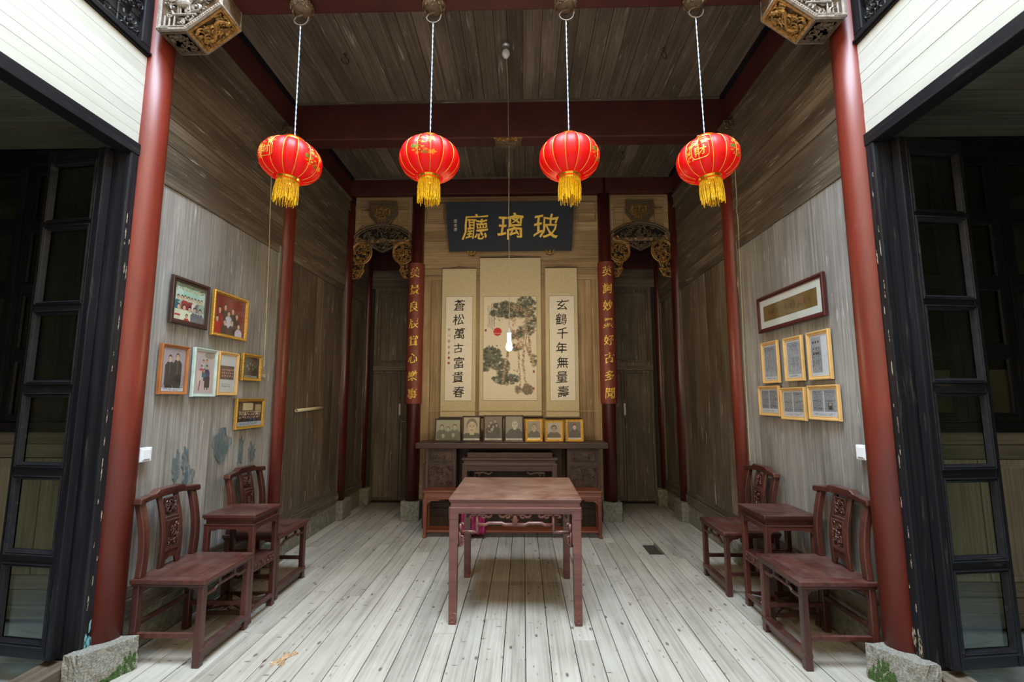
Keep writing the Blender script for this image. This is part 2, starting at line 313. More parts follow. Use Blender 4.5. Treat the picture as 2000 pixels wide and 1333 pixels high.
# colour-painted prints --------------------------------------------------
class Cv:
    def __init__(s, w, h, bg, noise=.03, seed=1):
        s.w, s.h = w, h; s.r = np.random.RandomState(seed); s.a = np.ones((h, w, 3))*np.array(lin(bg)); s.X, s.Y = np.meshgrid((np.arange(w)+.5)/w, (np.arange(h)+.5)/h); s.noise = noise; s.asp = h/w
    def put(s, m, c, al=1):
        s.a[m] = s.a[m]*(1-al)+np.array(lin(c))*al
    def ell(s, cx, cy, rx, ry, c, al=1): s.put(((s.X-cx)/rx)**2+((s.Y-cy)/ry)**2 < 1, c, al)
    def rect(s, x0, y0, x1, y1, c, al=1): s.put((s.X > x0) & (s.X < x1) & (s.Y > y0) & (s.Y < y1), c, al)
    def line(s, x0, y0, x1, y1, wd, c, al=1):
        dx, dy = x1-x0, (y1-y0)*s.asp; L = dx*dx+dy*dy+1e-9; t = np.clip(((s.X-x0)*dx+(s.Y-y0)*s.asp*dy)/L, 0, 1)
        s.put(np.hypot(s.X-x0-t*dx, (s.Y-y0)*s.asp-t*dy) < wd/2, c, al)
    def person(s, x, y, k, cloth, skin=(214, 178, 150), hair=(25, 20, 22), low=None, feat=False):
        """head centre x,y; k = head half-height in canvas heights"""
        ax = k*s.asp
        s.put((np.abs(s.X-x) < ax*(1.0+1.1*np.clip((s.Y-y-k)/(k*1.2), 0, 1))) & (s.Y > y+k*1.05) & (s.Y < (low or y+k*5)), cloth)
        s.rect(x-ax*.35, y+k*.6, x+ax*.35, y+k*1.3, skin)
        s.ell(x, y-k*.12, ax*.86, k*1.02, hair); s.ell(x, y+k*.15, ax*.70, k*.80, skin)
        if feat:
            for e in (-.3, .3): s.ell(x+ax*e, y+k*.05, ax*.14, k*.07, (40, 30, 28)); s.line(x+ax*(e-.15), y-k*.12, x+ax*(e+.15), y-k*.12, ax*.08, (40, 30, 28))
            s.line(x, y+k*.1, x, y+k*.35, ax*.07, tuple(int(q*.75) for q in skin)); s.line(x-ax*.2, y+k*.58, x+ax*.2, y+k*.58, ax*.1, (120, 60, 50))
    def rows(s, x0, y0, x1, y1, n, c, al=.8, vert=False):
        for i in range(n):
            t = (i+.5)/n; L = s.r.uniform(.75, 1)
            if vert:
                xx = x0+(x1-x0)*t; q = (np.abs(s.X-xx) < (x1-x0)/n*.3) & (s.Y > y0) & (s.Y < y0+(y1-y0)*L) & (s.r.rand(s.h, s.w) < .62)
            else:
                yy = y0+(y1-y0)*t; q = (np.abs(s.Y-yy) < (y1-y0)/n*.3) & (s.X > x0) & (s.X < x0+(x1-x0)*L) & (s.r.rand(s.h, s.w) < .62)
            s.put(q, c, al)
    def mesh(s, name, W, H, parent, y=0, mat='print'):
        a = np.clip(s.a*(1+s.noise*s.r.randn(s.h, s.w, 1)), 0, 1)
        h, w_ = s.h, s.w
        xs = np.linspace(-W/2, W/2, w_+1); zs = np.linspace(H/2, -H/2, h+1); X, Z = np.meshgrid(xs, zs)
        V = np.stack([X, np.full_like(X, y), Z], -1).reshape(-1, 3)
        i = (np.arange(h)[:, None]*(w_+1)+np.arange(w_)[None]).reshape(-1); F = np.stack([i, i+w_+1, i+w_+2, i+1], -1)
        me = bpy.data.meshes.new(name); me.from_pydata(V.tolist(), [], F.tolist())
        at = me.color_attributes.new('Col', 'FLOAT_COLOR', 'CORNER'); c4 = np.ones((h*w_, 4)); c4[:, :3] = a.reshape(-1, 3)
        at.data.foreach_set('color', np.repeat(c4, 4, 0).reshape(-1).astype(np.float32))
        me.materials.append(M[mat]); o = bpy.data.objects.new(name, me); col.objects.link(o); o.parent = parent; return o
# ================================================================== STRUCTURE
WX, Y1, Y2, Y3, Y4 = 2.20, 2.79, 4.54, 6.21, 7.10
ZC = 4.486
# ---- floor
floor = struct('floor', bx(-2.3, 2.3, 2.2, 7.25, -.10, -.035), M['dk'])
rg = random.Random(3)
x = -2.19
while x < 2.18:
    wd = rg.uniform(.105, .175)
    if x+wd > 2.19: wd = 2.19-x
    if wd < .03: break
    y = 2.28; first = True
    while y < 7.2:
        L = rg.uniform(1.3, 3.4) if not first else rg.uniform(.9, 2.8); first = False
        y2 = min(y+L, 7.2)
        if 7.2-y2 < .5: y2 = 7.2
        hole = None
        if x < 1.50 and x+wd > 1.44 and y < 4.9 < y2: y2 = 4.88; hole = 5.27
        if x < -1.25 and x+wd > -1.27 and y < 2.9 < y2: y2 = 2.92
        dz = rg.uniform(-.0025, .0015); g = .0022
        b = B(); v = box(b, x+g, x+wd-g, y+g, y2-g, -.035, dz)
        obj('floor_plank', b, M['floor'], floor, bevel=.0025)
        y = hole or y2
    x += wd
obj('dark_hole', bx(1.40, 1.60, 4.86, 5.30, -.034, -.030), M['gap'], floor, label='dark gap where a floor plank end is missing')
b = B(); prism(b, [(0, 0), (.09, .01), (.12, .0)], 0, .1); b.free()
b = B()
for i in range(7):
    a = rg.uniform(-.05, .12); tube(b, [(-1.30+rg.uniform(0, .1), 2.86+rg.uniform(0, .03), .002), (-1.27+rg.uniform(0, .09), 2.95+rg.uniform(0, .07), .003)], .006, 4)
obj('splintered_patch', b, M['broken'], floor, kind='stuff', label='broken splintered pale patch at plank end')

# ---- ceiling
ceiling = struct('ceiling', bx(-2.32, 2.32, 2.72, 6.25, ZC+.03, ZC+.10), M['dk'])
for (ya, yb) in ((2.89, 4.455), (4.63, 6.12)):
    x = -2.12
    while x < 2.11:
        wd = rg.uniform(.10, .17)
        if x+wd > 2.04: wd = 2.12-x
        dz = rg.uniform(-.004, .004)
        obj('ceiling_plank', bx(x+.002, x+wd-.002, ya, yb, ZC+dz, ZC+.03), M['ceilY'], ceiling); x += wd
    for s in (-1, 1): obj('edge_strip', bx(s*2.12, s*2.20, ya, yb, ZC-.012, ZC+.03), M['blackY'], ceiling)
    for yy in (ya, yb-.03): obj('edge_strip', bx(-2.12, 2.12, yy, yy+.03, ZC-.012, ZC+.01), M['ceilX'], ceiling)

# ---- side walls of the hall: built in a local frame seen from the room (local x to the right, -Y into the room)
def hwall(name, s):
    """s=-1 left wall, +1 right wall"""
    wl = struct(name, bx(s*(WX+.012), s*(WX+.07), Y1, Y4, 0, ZC+.05), M['gap'])
    def P(nm, y0, y1, z0, z1, out, mat, back=.012, **k):
        return obj(nm, bx(s*(WX+back), s*(WX-out), y0, y1, z0, z1), M[mat], wl, **k)
    for bi, (ya, yb) in enumerate(((Y1, Y2), (Y2, Y3), (Y3, Y4))):
        zt = 2.99
        # stone plinth blocks, sill timber
        n = 2 if bi < 2 else 1
        for k in range(n):
            P('plinth_stone', ya+(yb-ya)*k/n+.002, ya+(yb-ya)*(k+1)/n-.002, 0, .218, .012+.003*k, 'stonedark', bevel=.004)
        P('sill_timber', ya, yb, .220, .325, .022, 'wallY', bevel=.004)
        # lower panel: frame stiles + vertical boards
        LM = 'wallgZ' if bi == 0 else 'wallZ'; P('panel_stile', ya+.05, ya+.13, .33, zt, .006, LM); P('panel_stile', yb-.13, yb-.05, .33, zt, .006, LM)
        P('panel_rail', ya+.13, yb-.13, zt-.075, zt, .006, 'wallY'); P('panel_rail', ya+.13, yb-.13, .33, .39, .006, 'wallY')
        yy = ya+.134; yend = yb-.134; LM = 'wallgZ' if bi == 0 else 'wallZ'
        nb = max(2, round((yend-yy)/.2)); ws = [rg.uniform(.8, 1.2) for _ in range(nb)]; t = sum(ws)
        for q in ws:
            wd = (yend-yy if q is ws[-1] else (yb-.134-ya-.134)*q/t)
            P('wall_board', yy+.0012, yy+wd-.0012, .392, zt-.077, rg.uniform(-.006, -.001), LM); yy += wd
        # upper horizontal planks
        z = zt+.004
        while z < 4.04:
            hgt = rg.uniform(.075, .135)
            if z+hgt > 4.0: hgt = 4.055-z
            P('wall_plank', ya+.03, yb-.03, z+.0015, z+hgt-.0015, rg.uniform(-.004, .004), 'wallY'); z += hgt
        P('moulding', ya+.03, yb-.03, 4.058, 4.205, .018, 'wallY', bevel=.004); P('moulding', ya+.03, yb-.03, 4.052, 4.072, .032, 'wallY', bevel=.003)
        P('side_beam', ya, yb, 4.208, 4.475, .030, 'beam')
        P('moulding', ya+.03, yb-.03, 4.202, 4.216, .038, 'wallY')
        # thin vertical mouldings beside the columns
        P('moulding', ya+.10, ya+.112, .33, zt, .014, 'wallZ'); P('moulding', yb-.112, yb-.10, .33, zt, .014, 'wallZ')
    return wl
wall_left = hwall('wall_left', -1); wall_right = hwall('wall_right', 1)
# paint smears on the left wall
def blob(name, pts, x, mat, par, s):
    b = B(); vs = [b.verts.new((x, p[0], p[1])) for p in pts]; vs2 = [b.verts.new((x+s*.002, p[0], p[1])) for p in pts]; b.faces.new(vs2)
    for i in range(len(pts)): b.faces.new((vs[i], vs[(i+1) % len(pts)], vs2[(i+1) % len(pts)], vs2[i]))
    return obj(name, b, M[mat], par)
def jag(y0, y1, z0, z1, n=10, a=.25, seed=1):
    r = random.Random(seed); o = []
    for i in range(n*2):
        t = 2*PI*i/(n*2); k = 1+r.uniform(-a, a); o.append(((y0+y1)/2+(y1-y0)/2*math.cos(t)*k, (z0+z1)/2+(z1-z0)/2*math.sin(t)*k))
    return o
blob('teal_paint_smear', jag(3.62, 3.83, 1.04, 1.27, seed=2), -2.2055, 'teal', wall_left, 6)
for i, (a, b_, c, d) in enumerate(((3.22, 3.28, .93, 1.13), (3.33, 3.43, .90, 1.04), (3.95, 4.02, .98, 1.2), (4.1, 4.2, .95, 1.12), (3.3, 3.36, 1.02, 1.16))):
    blob('teal_paint_smear', jag(a, b_, c, d, seed=i+5, a=.4), -2.2055, 'teal', wall_left, 6)

# ---- back wall at Y3 (screen between inner columns, side bays with arches) and recesses behind
wall_back = struct('wall_back', bx(-1.19, 1.19, Y3+.045, Y3+.10, 0, ZC), M['gap'])
def Q(nm, x0, x1, z0, z1, y, mat, par=None, th=.04, **k): return obj(nm, bx(x0, x1, y, y+th, z0, z1), M[mat], par or wall_back, **k)
IX = 1.2615
# screen lower: frame and vertical boards
Q('panel_rail', -1.18, 1.18, 3.095, 3.165, Y3+.018, 'scrX'); Q('panel_rail', -1.18, 1.18, .24, .42, Y3+.010, 'scrX')
for s in (-1, 1): Q('panel_stile', s*1.18, s*1.07, .42, 3.095, Y3+.018, 'scrZ')
nb = 9; xx = -1.068
for k in range(nb):
    wd = 2.136/nb; Q('wall_board', xx+.001, xx+wd-.001, .42, 3.093, Y3+.026+rg.uniform(0, .004), 'scrZ'); xx += wd
z = 3.168
while z < 4.15:
    hg = rg.uniform(.09, .15)
    if z+hg > 4.1: hg = 4.19-z
    Q('wall_plank', -1.18, 1.18, z+.001, z+hg-.001, Y3+.024+rg.uniform(0, .004), 'scrX'); z += hg
Q('panel_rail', -1.18, 1.18, 4.192, 4.27, Y3+.012, 'scrX')
for s in (-1, 1):
    b = B(); ring(b, min(s*1.16, s*.90), max(s*1.16, s*.90), 3.90, 4.18, [(0, 0), (.004, .012), (.014, .014), (.02, .004), (.026, 0)], Y3+.024); obj('moulding', b, M['scrX'], wall_back)
# inner faces beside the screen (close the recess)
for s in (-1, 1): Q('recess_side', s*1.13, s*1.19, 0, ZC, Y3+.1, 'scrZ', th=.95)
# frieze panels over the side bays
for s in (-1, 1):
    x0, x1 = sorted((s*1.345, s*2.13))
    Q('frieze_panel', x0, x1, 3.62, 4.27, Y3+.035, 'scrX', th=.02)
    b = B(); ring(b, x0, x1, 3.62, 4.27, [(0, .03), (.045, .03), (.055, .018), (.065, .018), (.072, 0)], Y3+.035); obj('moulding', b, M['scrX'], wall_back)
    Q('frieze_rail', x0+.05, x1-.05, 4.10, 4.24, Y3+.010, 'scrX', th=.026)
    xm = (x0+x1)/2
    for q in (-1, 1):
        a, c = sorted((xm+q*.20, xm+q*.345)); b = B(); ring(b, a, c, 3.75, 4.095, [(0, .012), (.012, .012), (.018, 0)], Y3+.035); obj('moulding', b, M['scrX'], wall_back)
# recess: door wall at Y4
for s in (-1, 1):
    x0, x1 = sorted((s*1.19, s*2.2))
    Q('lintel_beam', x0, x1, 3.47, 4.10, Y4-.02, 'beam', th=.1); Q('lintel_board', x0, x1, 4.1, ZC, Y4, 'scrX', th=.05)
    Q('recess_ceiling', x0, x1, 4.10, 4.14, Y3+.1, 'ceilX', th=.95)
    Q('wall_plank', x0, x1, 3.33, 3.47, Y4-.005, 'wallX'); Q('wall_plank', x0, x1, 3.19, 3.327, Y4-.002, 'wallX')
    d = struct('door_%d' % (1 if s < 0 else 2), bx(s*1.20, s*2.10, Y4+.012, Y4+.05, .03, 3.19), M['gap'])
    a, c = sorted((s*1.21, s*2.09)); m = s*1.67 if s < 0 else 1.655
    Q('fixed_panel', a+.05, c-.05, 2.06, 3.12, Y4+.0, 'wallZ', d, th=.02)
    b = B(); ring(b, a, c, 2.0, 3.19, [(0, .0), (0, .02), (.05, .02), (.06, .01), (.075, .01), (.085, 0)], Y4); obj('door_frame', b, M['wallZ'], d)
    Q('door_rail', a, c, 1.93, 2.0, Y4-.022, 'wallX', d, th=.04)
    for (p, q) in ((a+.002, m-.003), (m+.003, c-.002)):
        Q('door_leaf', p, q, .05, 1.925, Y4+.002, 'wallZ', d, th=.03, bevel=.003)
        b = B(); ring(b, p+.0, q, .05, 1.925, [(0, .001), (.001, .010), (.035, .010), (.042, .001)], Y4+.002); obj('door_frame', b, M['wallZ'], d)
    lk = obj('lock_plate', bx(m-.028, m+.022, Y4-.014, Y4-.008, 1.24, 1.50), M['iron'], d, bevel=.003, label='worn iron lock plate with hasp')
    b = B(); tube(b, [(m-.02, Y4-.02, 1.30), (m+.0, Y4-.035, 1.22), (m+.03, Y4-.03, 1.18), (m+.10, Y4-.02, 1.17)], .006, 6); box(b, m-.018, m+.010, Y4-.024, Y4-.014, 1.27, 1.44); obj('hasp', b, M['steel'], lk)

struct('wall_above_beam', bx(-2.3, 2.3, Y3+.06, Y3+.12, 4.20, ZC+.1), M['gap'])
struct('wall_rear', bx(-2.3, 2.3, Y4+.06, Y4+.12, 0, ZC+.1), M['gap'])
# ---- columns, stone bases
def column(x, y, r, z0, z1, label, mat='red', group=None):
    b = B(); lathe(b, [(r*1.0, z0), (r*1.01, z0+(z1-z0)*.33), (r*.985, z0+(z1-z0)*.66), (r*.93, z1)], 32)
    for v in b.verts: v.co.x += 0
    o = obj('wooden_column', b, M[mat], smooth=True); loc(o, x, y, 0); tag(o, label, 'column', 'red lacquered columns'); return o
side = {-1: 'left', 1: 'right'}
for s in (-1, 1):
    column(s*2.215, 2.79, .098, .10, 4.62, 'thick red lacquered column at the front %s corner of the hall' % side[s])
    column(s*2.210, Y2, .083, .20, ZC, mat='red', label= 'red lacquered column half way along the %s wall, behind the %s lantern' % (side[s], 'leftmost' if s < 0 else 'rightmost'))
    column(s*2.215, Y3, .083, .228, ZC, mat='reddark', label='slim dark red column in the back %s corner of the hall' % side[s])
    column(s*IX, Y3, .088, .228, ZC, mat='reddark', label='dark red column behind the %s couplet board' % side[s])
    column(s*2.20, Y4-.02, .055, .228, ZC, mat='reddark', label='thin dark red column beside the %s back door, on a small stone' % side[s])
def stone(name, label, x0, x1, y0, y1, z1, mat='stonedark', jit=.006, seed=1):
    b = B(); box(b, x0, x1, y0, y1, 0, z1); bmesh.ops.subdivide_edges(b, edges=b.edges[:], cuts=4, use_grid_fill=True)
    r = random.Random(seed); f = {}
    for v in b.verts: v.co += Vector([r.uniform(-jit, jit) for _ in range(3)])
    o = obj(name, b, M[mat], bevel=.006); o.data.name = name; return tag(o, label, 'stone base')
for s in (-1, 1):
    stone('stone_base', 'square granite base stone under the column behind the %s couplet board' % side[s], s*(IX-.12), s*(IX+.115), Y3-.115, Y3+.12, .232, seed=s+3)
    stone('stone_base', 'small stone block under the back %s corner column' % side[s], s*2.10, s*2.26, Y3-.12, Y3+.18, .232, seed=s+8)
    stone('stone_base', 'stone block beside the %s back door' % side[s], s*2.06, s*2.24, Y4-.14, Y4+.02, .232, seed=s+12)
    stone('stone_base', 'stone base of the column half way along the %s wall, behind the chairs' % side[s], s*2.11, s*2.26, Y2-.12, Y2+.14, .21, seed=s+17)
    # front base with moss
    b = B()
    xs = (2.40, 2.03, 2.085); pts = [(s*2.30, 2.820), (s*2.018, 2.822), (s*2.055, 2.74), (s*2.115, 2.60), (s*2.135, 2.575), (s*2.212, 2.57), (s*2.217, 2.735), (s*2.30, 2.74)]
    lo = [b.verts.new((px, py, 0)) for px, py in pts]; hi = [b.verts.new((px, py, .178 if py > 2.6 else .190)) for px, py in pts]
    b.faces.new(lo); b.faces.new(hi[::-1])
    for i in range(len(pts)): b.faces.new((lo[i], hi[i], hi[(i+1) % len(pts)], lo[(i+1) % len(pts)]))
    bmesh.ops.subdivide_edges(b, edges=b.edges[:], cuts=5, use_grid_fill=True); r = random.Random(s+40)
    for v in b.verts: v.co += Vector([r.uniform(-.0035, .0035) for _ in range(3)])
    st = obj('stone_base', b, M['stone']); tag(st, 'rough mossy granite block under the front %s red column' % side[s], 'stone base')
    b = B(); r = random.Random(s+60)
    def rimpt(t):  # along the room face
        y = 2.815-.215*t; x = (2.0195+.037*(2.82-y)/.082) if y > 2.74 else 2.055+.060*(2.74-y)/.14; return s*x, y
    for k in range(1900):
        t = r.random()*.95; h = .02+(.09 if s < 0 else .13)*math.exp(-((t-(.12 if s < 0 else .35))/.26)**2)*(.8+.2*math.sin(t*60))
        z = r.random()*h; px, py = rimpt(t); R_ = r.uniform(.0025, .0055)
        m = Matrix.Translation((px+s*.0005, py, z)) @ Matrix.Diagonal((R_*.7, R_*1.4, R_, 1)); bmesh.ops.create_icosphere(b, subdivisions=1, radius=1, matrix=m)
    obj('moss', b, M['moss'], st, kind='stuff')

# ---- beams
def beam(label, y0, y1, z0, z1, x=2.3, mat='beam', bev=.012):
    o = obj('ceiling_beam', bx(-x, x, y0, y1, z0, z1), M[mat], bevel=bev); return tag(o, label, 'beam', 'dark red cross beams')
fb = beam('dark red front beam at the top edge, carrying the carved bosses', 2.69, 2.895, 4.095, 4.62)
mb = beam('broad dark red middle beam above the four lanterns', 4.455, 4.63, 4.095, 4.485)
beam('dark red back beam above the blue plaque wall', 6.13, 6.26, 4.268, 4.485, bev=.006)
b = B()
tube(b, [(x_, 4.452, 4.17+.012*math.sin(x_*2.1)) for x_ in np.linspace(-1.9, 1.9, 24)], .003, 4); o = obj('crack_line', b, M['gap'], mb)

# ---- courtyard side facades: lintel, cream boards, lattice window, door posts, open leaves, side rooms
for s in (-1, 1):
    S = side[s]
    X = s*2.205
    fac = struct('wall_front_%s' % S, bx(s*2.225, s*2.27, .35, 2.69, 3.06, 4.62), M['dk'])
    z = 3.062; n = 9; hh = (3.64-3.062)/n
    for k in range(n):
        obj('cream_plank', bx(s*(2.20-rg.uniform(-.001, .0015)), s*2.225, .35, 2.70, z+.0007, z+hh-.0007), M['cream'], fac); z += hh
    obj('lintel', bx(s*2.185, s*2.28, .35, 2.72, 2.985, 3.060), M['blackY'], fac, bevel=.004)
    obj('lattice_sill', bx(s*2.185, s*2.24, .35, 2.70, 3.642, 3.70), M['blackY'], fac, bevel=.006)
    obj('lattice_sill', bx(s*2.175, s*2.20, .35, 2.70, 3.655, 3.668), M['blackY'], fac)
    obj('lattice_stile', bx(s*2.185, s*2.24, 2.63, 2.70, 3.70, 4.62), M['blackZ'], fac, bevel=.006)
    obj('eave_beam', bx(s*2.18, s*2.27, .35, 2.70, 4.40, 4.62), M['blackY'], fac)
    lat = struct('window_%d' % (1 if s < 0 else 2), bx(s*2.222, s*2.228, .35, 2.64, 3.70, 4.40), M['dk'])
    # openwork: diagonal lattice bars and scrolls (local frame)
    fr = bpy.data.objects.new('carved_lattice_frame', None); 
    b = B()
    for k in range(34):
        y0 = .3+k*.075
        for d in (-1, 1): pass
    rr = random.Random(11+s)
    yy = 1.2
    while yy < 2.62:
        tube(b, [(X+s*.006, yy, 3.70), (X+s*.006, yy, 4.40)], .005, 4); yy += .085
    zz = 3.76
    while zz < 4.4:
        tube(b, [(X+s*.006, 1.2, zz), (X+s*.006, 2.63, zz)], .005, 4); zz += .085
    bb = B(); curls(bb, [(1.9, 3.705), (2.62, 3.705), (2.62, 4.30), (1.9, 4.30)], 150, 0, .04, .0055, 5)
    for v in bb.verts: v.co = Vector((X-s*.004+s*v.co.y, v.co.x, v.co.z))
    obj('lattice_bars', b, M['blackZ'], lat, kind='stuff'); obj('carved_scrollwork', bb, M['blackZ'], lat, kind='stuff')
    # door post
    dp = obj('door_post', bx(s*2.188, s*2.335, 2.64, 2.70, .135, 2.985), M['blackZ'], bevel=.008)
    tag(dp, 'black painted door post with chipped paint beside the front %s red column' % S, 'door post')
    b = B(); box(b, s*2.205, s*2.215, 2.634, 2.642, .14, 2.96); obj('bead', b, M['blackZ'], dp)
    for k in range(22):
        zc = .3+k*.115*rg.uniform(.9, 1.1); yy = rg.choice((2.655, 2.657, 2.67, 2.685)); h = rg.uniform(.006, .05)
        blob('chipped_paint', [(yy-.0015, zc-h), (yy+.002, zc-h*.6), (yy+.003, zc+h*.5), (yy, zc+h), (yy-.0025, zc+h*.4)], s*2.1875, 'scuff', dp, -s)
    for k in range(7 if s < 0 else 9):
        zc = rg.uniform(.14, .30); yy = rg.uniform(2.645, 2.695); h = rg.uniform(.02, .05)
        blob('peeling_paint', [(yy-.005, zc-h), (yy+.004, zc-h*.6), (yy+.006, zc+h*.5), (yy, zc+h), (yy-.006, zc+h*.4)], s*2.1875, 'patina' if s < 0 else 'scuff', dp, -s)
    # threshold timber
    th = obj('threshold_timber', bx(s*2.222, s*2.375, .4, 2.72, .03, .130), M['blackY' if 0 else 'wallY'], bevel=.006)
    tag(th, 'weathered grey threshold timber below the open black door on the %s' % S, 'threshold')
    pr = B(); tube(pr, [(s*2.19, .6, .045), (s*2.19, 2.42, .045)], .014, 10); pp = obj('black_pipe', pr, M['blackY'], smooth=True); tag(pp, 'thin black pipe lying beside the %s threshold timber' % S, 'pipe')
    # side room
    rm = struct('floor_%s' % S, bx(s*2.40, s*4.7, .3, 4.5, -.12, 0.0), M['slab'])
    k = 0; yy = .35
    while yy < 3.3: obj('stone_slab', bx(s*2.405, s*3.4, yy, yy+.62, 0, .012), M['slab'], rm, bevel=.004); obj('stone_slab', bx(s*3.405, s*4.6, yy-.2, yy+.42, 0, .010), M['slab'], rm, bevel=.004); yy += .625
    ce = struct('ceiling_%s' % S, bx(s*2.27, s*4.7, .3, 3.4, 3.40, 3.45), M['dk'])
    yy = .4
    while yy < 3.28: obj('ceiling_plank', bx(s*2.28, s*4.65, yy, yy+.128, 3.36+rg.uniform(0, .008), 3.40), M['side'], ce); yy += .13
    wo = struct('wall_outer_%s' % S, bx(s*4.6, s*4.7, .3, 4.5, 0, 3.4), M['side']); wf = struct('wall_near_%s' % S, bx(s*2.27, s*4.7, .22, .34, 0, 3.45), M['side'])
    # partition at y=3.3 : wainscot and lattice leaves
    YP = 3.30
    wp = struct('wall_side_room_%s' % S, bx(s*2.27, s*4.6, YP+.04, YP+.07, 0, 1.30), M['gap'])
    def A(nm, x0, x1, z0, z1, out, mat, par, **kk): return obj(nm, bx(s*x0, s*x1, YP+.04, YP-out, z0, z1), M[mat], par, **kk)
    A('ledge_rail', 2.27, 4.6, 1.28, 1.345, .035, 'blackX', wp, bevel=.006); A('top_rail', 2.27, 4.6, 3.22, 3.40, .03, 'blackX', wp)
    for (a, c) in ((1.20, 1.278), (1.105, 1.197), (.05, .14), (.142, .235), (.238, .33)): A('wainscot_plank', 2.27, 4.6, a, c, rg.uniform(.008, .014), 'side', wp, bevel=.003)
    xx = 2.28
    while xx < 4.5:
        A('wainscot_panel', xx+.04, xx+.40, .36, 1.08, 0, 'sidez', wp)
        b = B(); a, c = sorted((s*(xx+.005), s*(xx+.435))); ring(b, a, c, .335, 1.10, [(0, 0), (0, .016), (.03, .016), (.04, .006), (.05, .006), (.056, 0)], YP); obj('panel_frame', b, M['sidez'], wp); xx += .44
    # row of lattice leaves above the wainscot
    xx = 2.375
    for k in range(6):
        a, c = sorted((s*(xx+.003), s*(xx+.379)))
        lf = thing('lattice_window_leaf', '', 'window leaf', (a+c)/2, YP, 1.35)
        W = c-a; zs = (0, .47, .95, 1.42, 1.87)
        b = B()
        for sx in (-1, 1): box(b, sx*W/2, sx*(W/2-.055), -.02, .025, 0, 1.87)
        obj('frame_stiles', b, M['blackZ'], lf, bevel=.004, kind='stuff')
        for q, zz in enumerate(zs): obj('crossbar', bx(-W/2+.055, W/2-.055, -.018, .022, max(0, zz-.035), min(1.87, zz+.035)), M['blackX'], lf, bevel=.004)
        for q in range(4):
            b = B(); ring(b, -W/2+.055, W/2-.055, zs[q]+.035, zs[q+1]-.035, [(0, .016), (.012, .014), (.02, .004), (.024, .004)], 0); obj('moulding', b, M['blackX'], lf)
            obj('pane', bx(-W/2+.06, W/2-.06, .004, .007, zs[q]+.03, zs[q+1]-.03), M['glass'], lf)
        lf['label'] = '%s dark lattice window leaf from the post, above the wainscot, %s side room' % (['first', 'second', 'third', 'fourth', 'fifth', 'sixth'][k], S)
        lf['group'] = 'lattice leaves in the %s side room' % S
        xx += .382
    struct('wall_far_%s' % S, bx(s*2.27, s*4.6, 4.4, 4.5, 0, 3.4), M['gap']); struct('ceiling_far_%s' % S, bx(s*2.27, s*4.7, 3.4, 4.5, 3.3, 3.45), M['gap'])
    if s > 0: obj('low_plaster_wall', bx(2.4, 4.5, 4.2, 4.38, 0, 1.75), M['plaster'], bpy.data.objects['wall_far_right'])
    # open door leaf with six panes
    LW = .402; dl = thing('door_leaf', 'tall open black wooden door leaf with six glass panes at the %s edge' % S, 'door', s*2.282, 2.60, 0, 0)
    dl.rotation_euler = (0, 0, -s*0+(s*math.atan2(.06, .445)))
    Z0, Z1 = .16, 2.98
    bars = (.15, .628, 1.085, 1.534, 2.0, 2.505, 2.93)   # pane tops seen
    bot = (.242, .694, 1.154, 1.606, 2.062, 2.554); top = (.628, 1.085, 1.534, 2.002, 2.507, 2.905)
    x0, x1 = sorted((0, s*LW)); hi_, fr_ = (s*.085), s*(LW-.055)
    obj('hinge_stile', bx(0, s*.052, -.026, .026, Z0, Z1), M['blackZ'], dl, bevel=.005); obj('lock_stile', bx(s*(LW-.036), s*LW, -.022, .022, Z0, Z1), M['blackZ'], dl, bevel=.005)
    obj('edge_bead', bx(s*.036, s*.044, -.030, -.026, Z0+.02, Z1-.02), M['blackZ'], dl, bevel=.005)
    zz = [Z0] + [None]
    rails = [(Z0, bot[0])] + [(top[i], bot[i+1]) for i in range(5)] + [(top[5], Z1)]
    for a, c in rails: obj('crossrail', bx(s*.052, s*(LW-.036), -.020, .020, a, c), M['blackX'], dl, bevel=.004)
    for i in range(6):
        a, c = sorted((s*.052, s*(LW-.036))); b = B()
        ring(b, a-.006, c+.006, bot[i]-.022, top[i]+.006, [(0, .018), (0, .029), (.006, .032), (.009, .026), (.014, .029), (.019, .020), (.025, .006), (.028, .004)], 0)
        obj('glazing_bead', b, M['blackX'], dl); obj('pane', bx(a, c, .002, .005, bot[i], top[i]), M['glass'], dl)

# ---- unseen courtyard round the camera, added for warm bounce light (closes the light well)
struct('wall_unseen_courtyard', bx(-2.3, 2.3, -1.75, -1.65, -.2, 6.2), M['court'])
struct('floor_courtyard', bx(-2.4, 2.4, -1.7, 2.2, -.30, -.16), M['slab'])
for s in (-1, 1):
    struct('wall_unseen_courtyard_%s' % side[s], bx(s*2.2, s*2.3, -1.7, .35, -.2, 6.2), M['court']); struct('wall_upper_%s' % side[s], bx(s*2.26, s*2.36, .35, 2.69, 4.62, 6.2), M['court'])
struct('wall_upper_front', bx(-2.3, 2.3, 2.72, 2.82, 4.62, 6.2), M['court'])
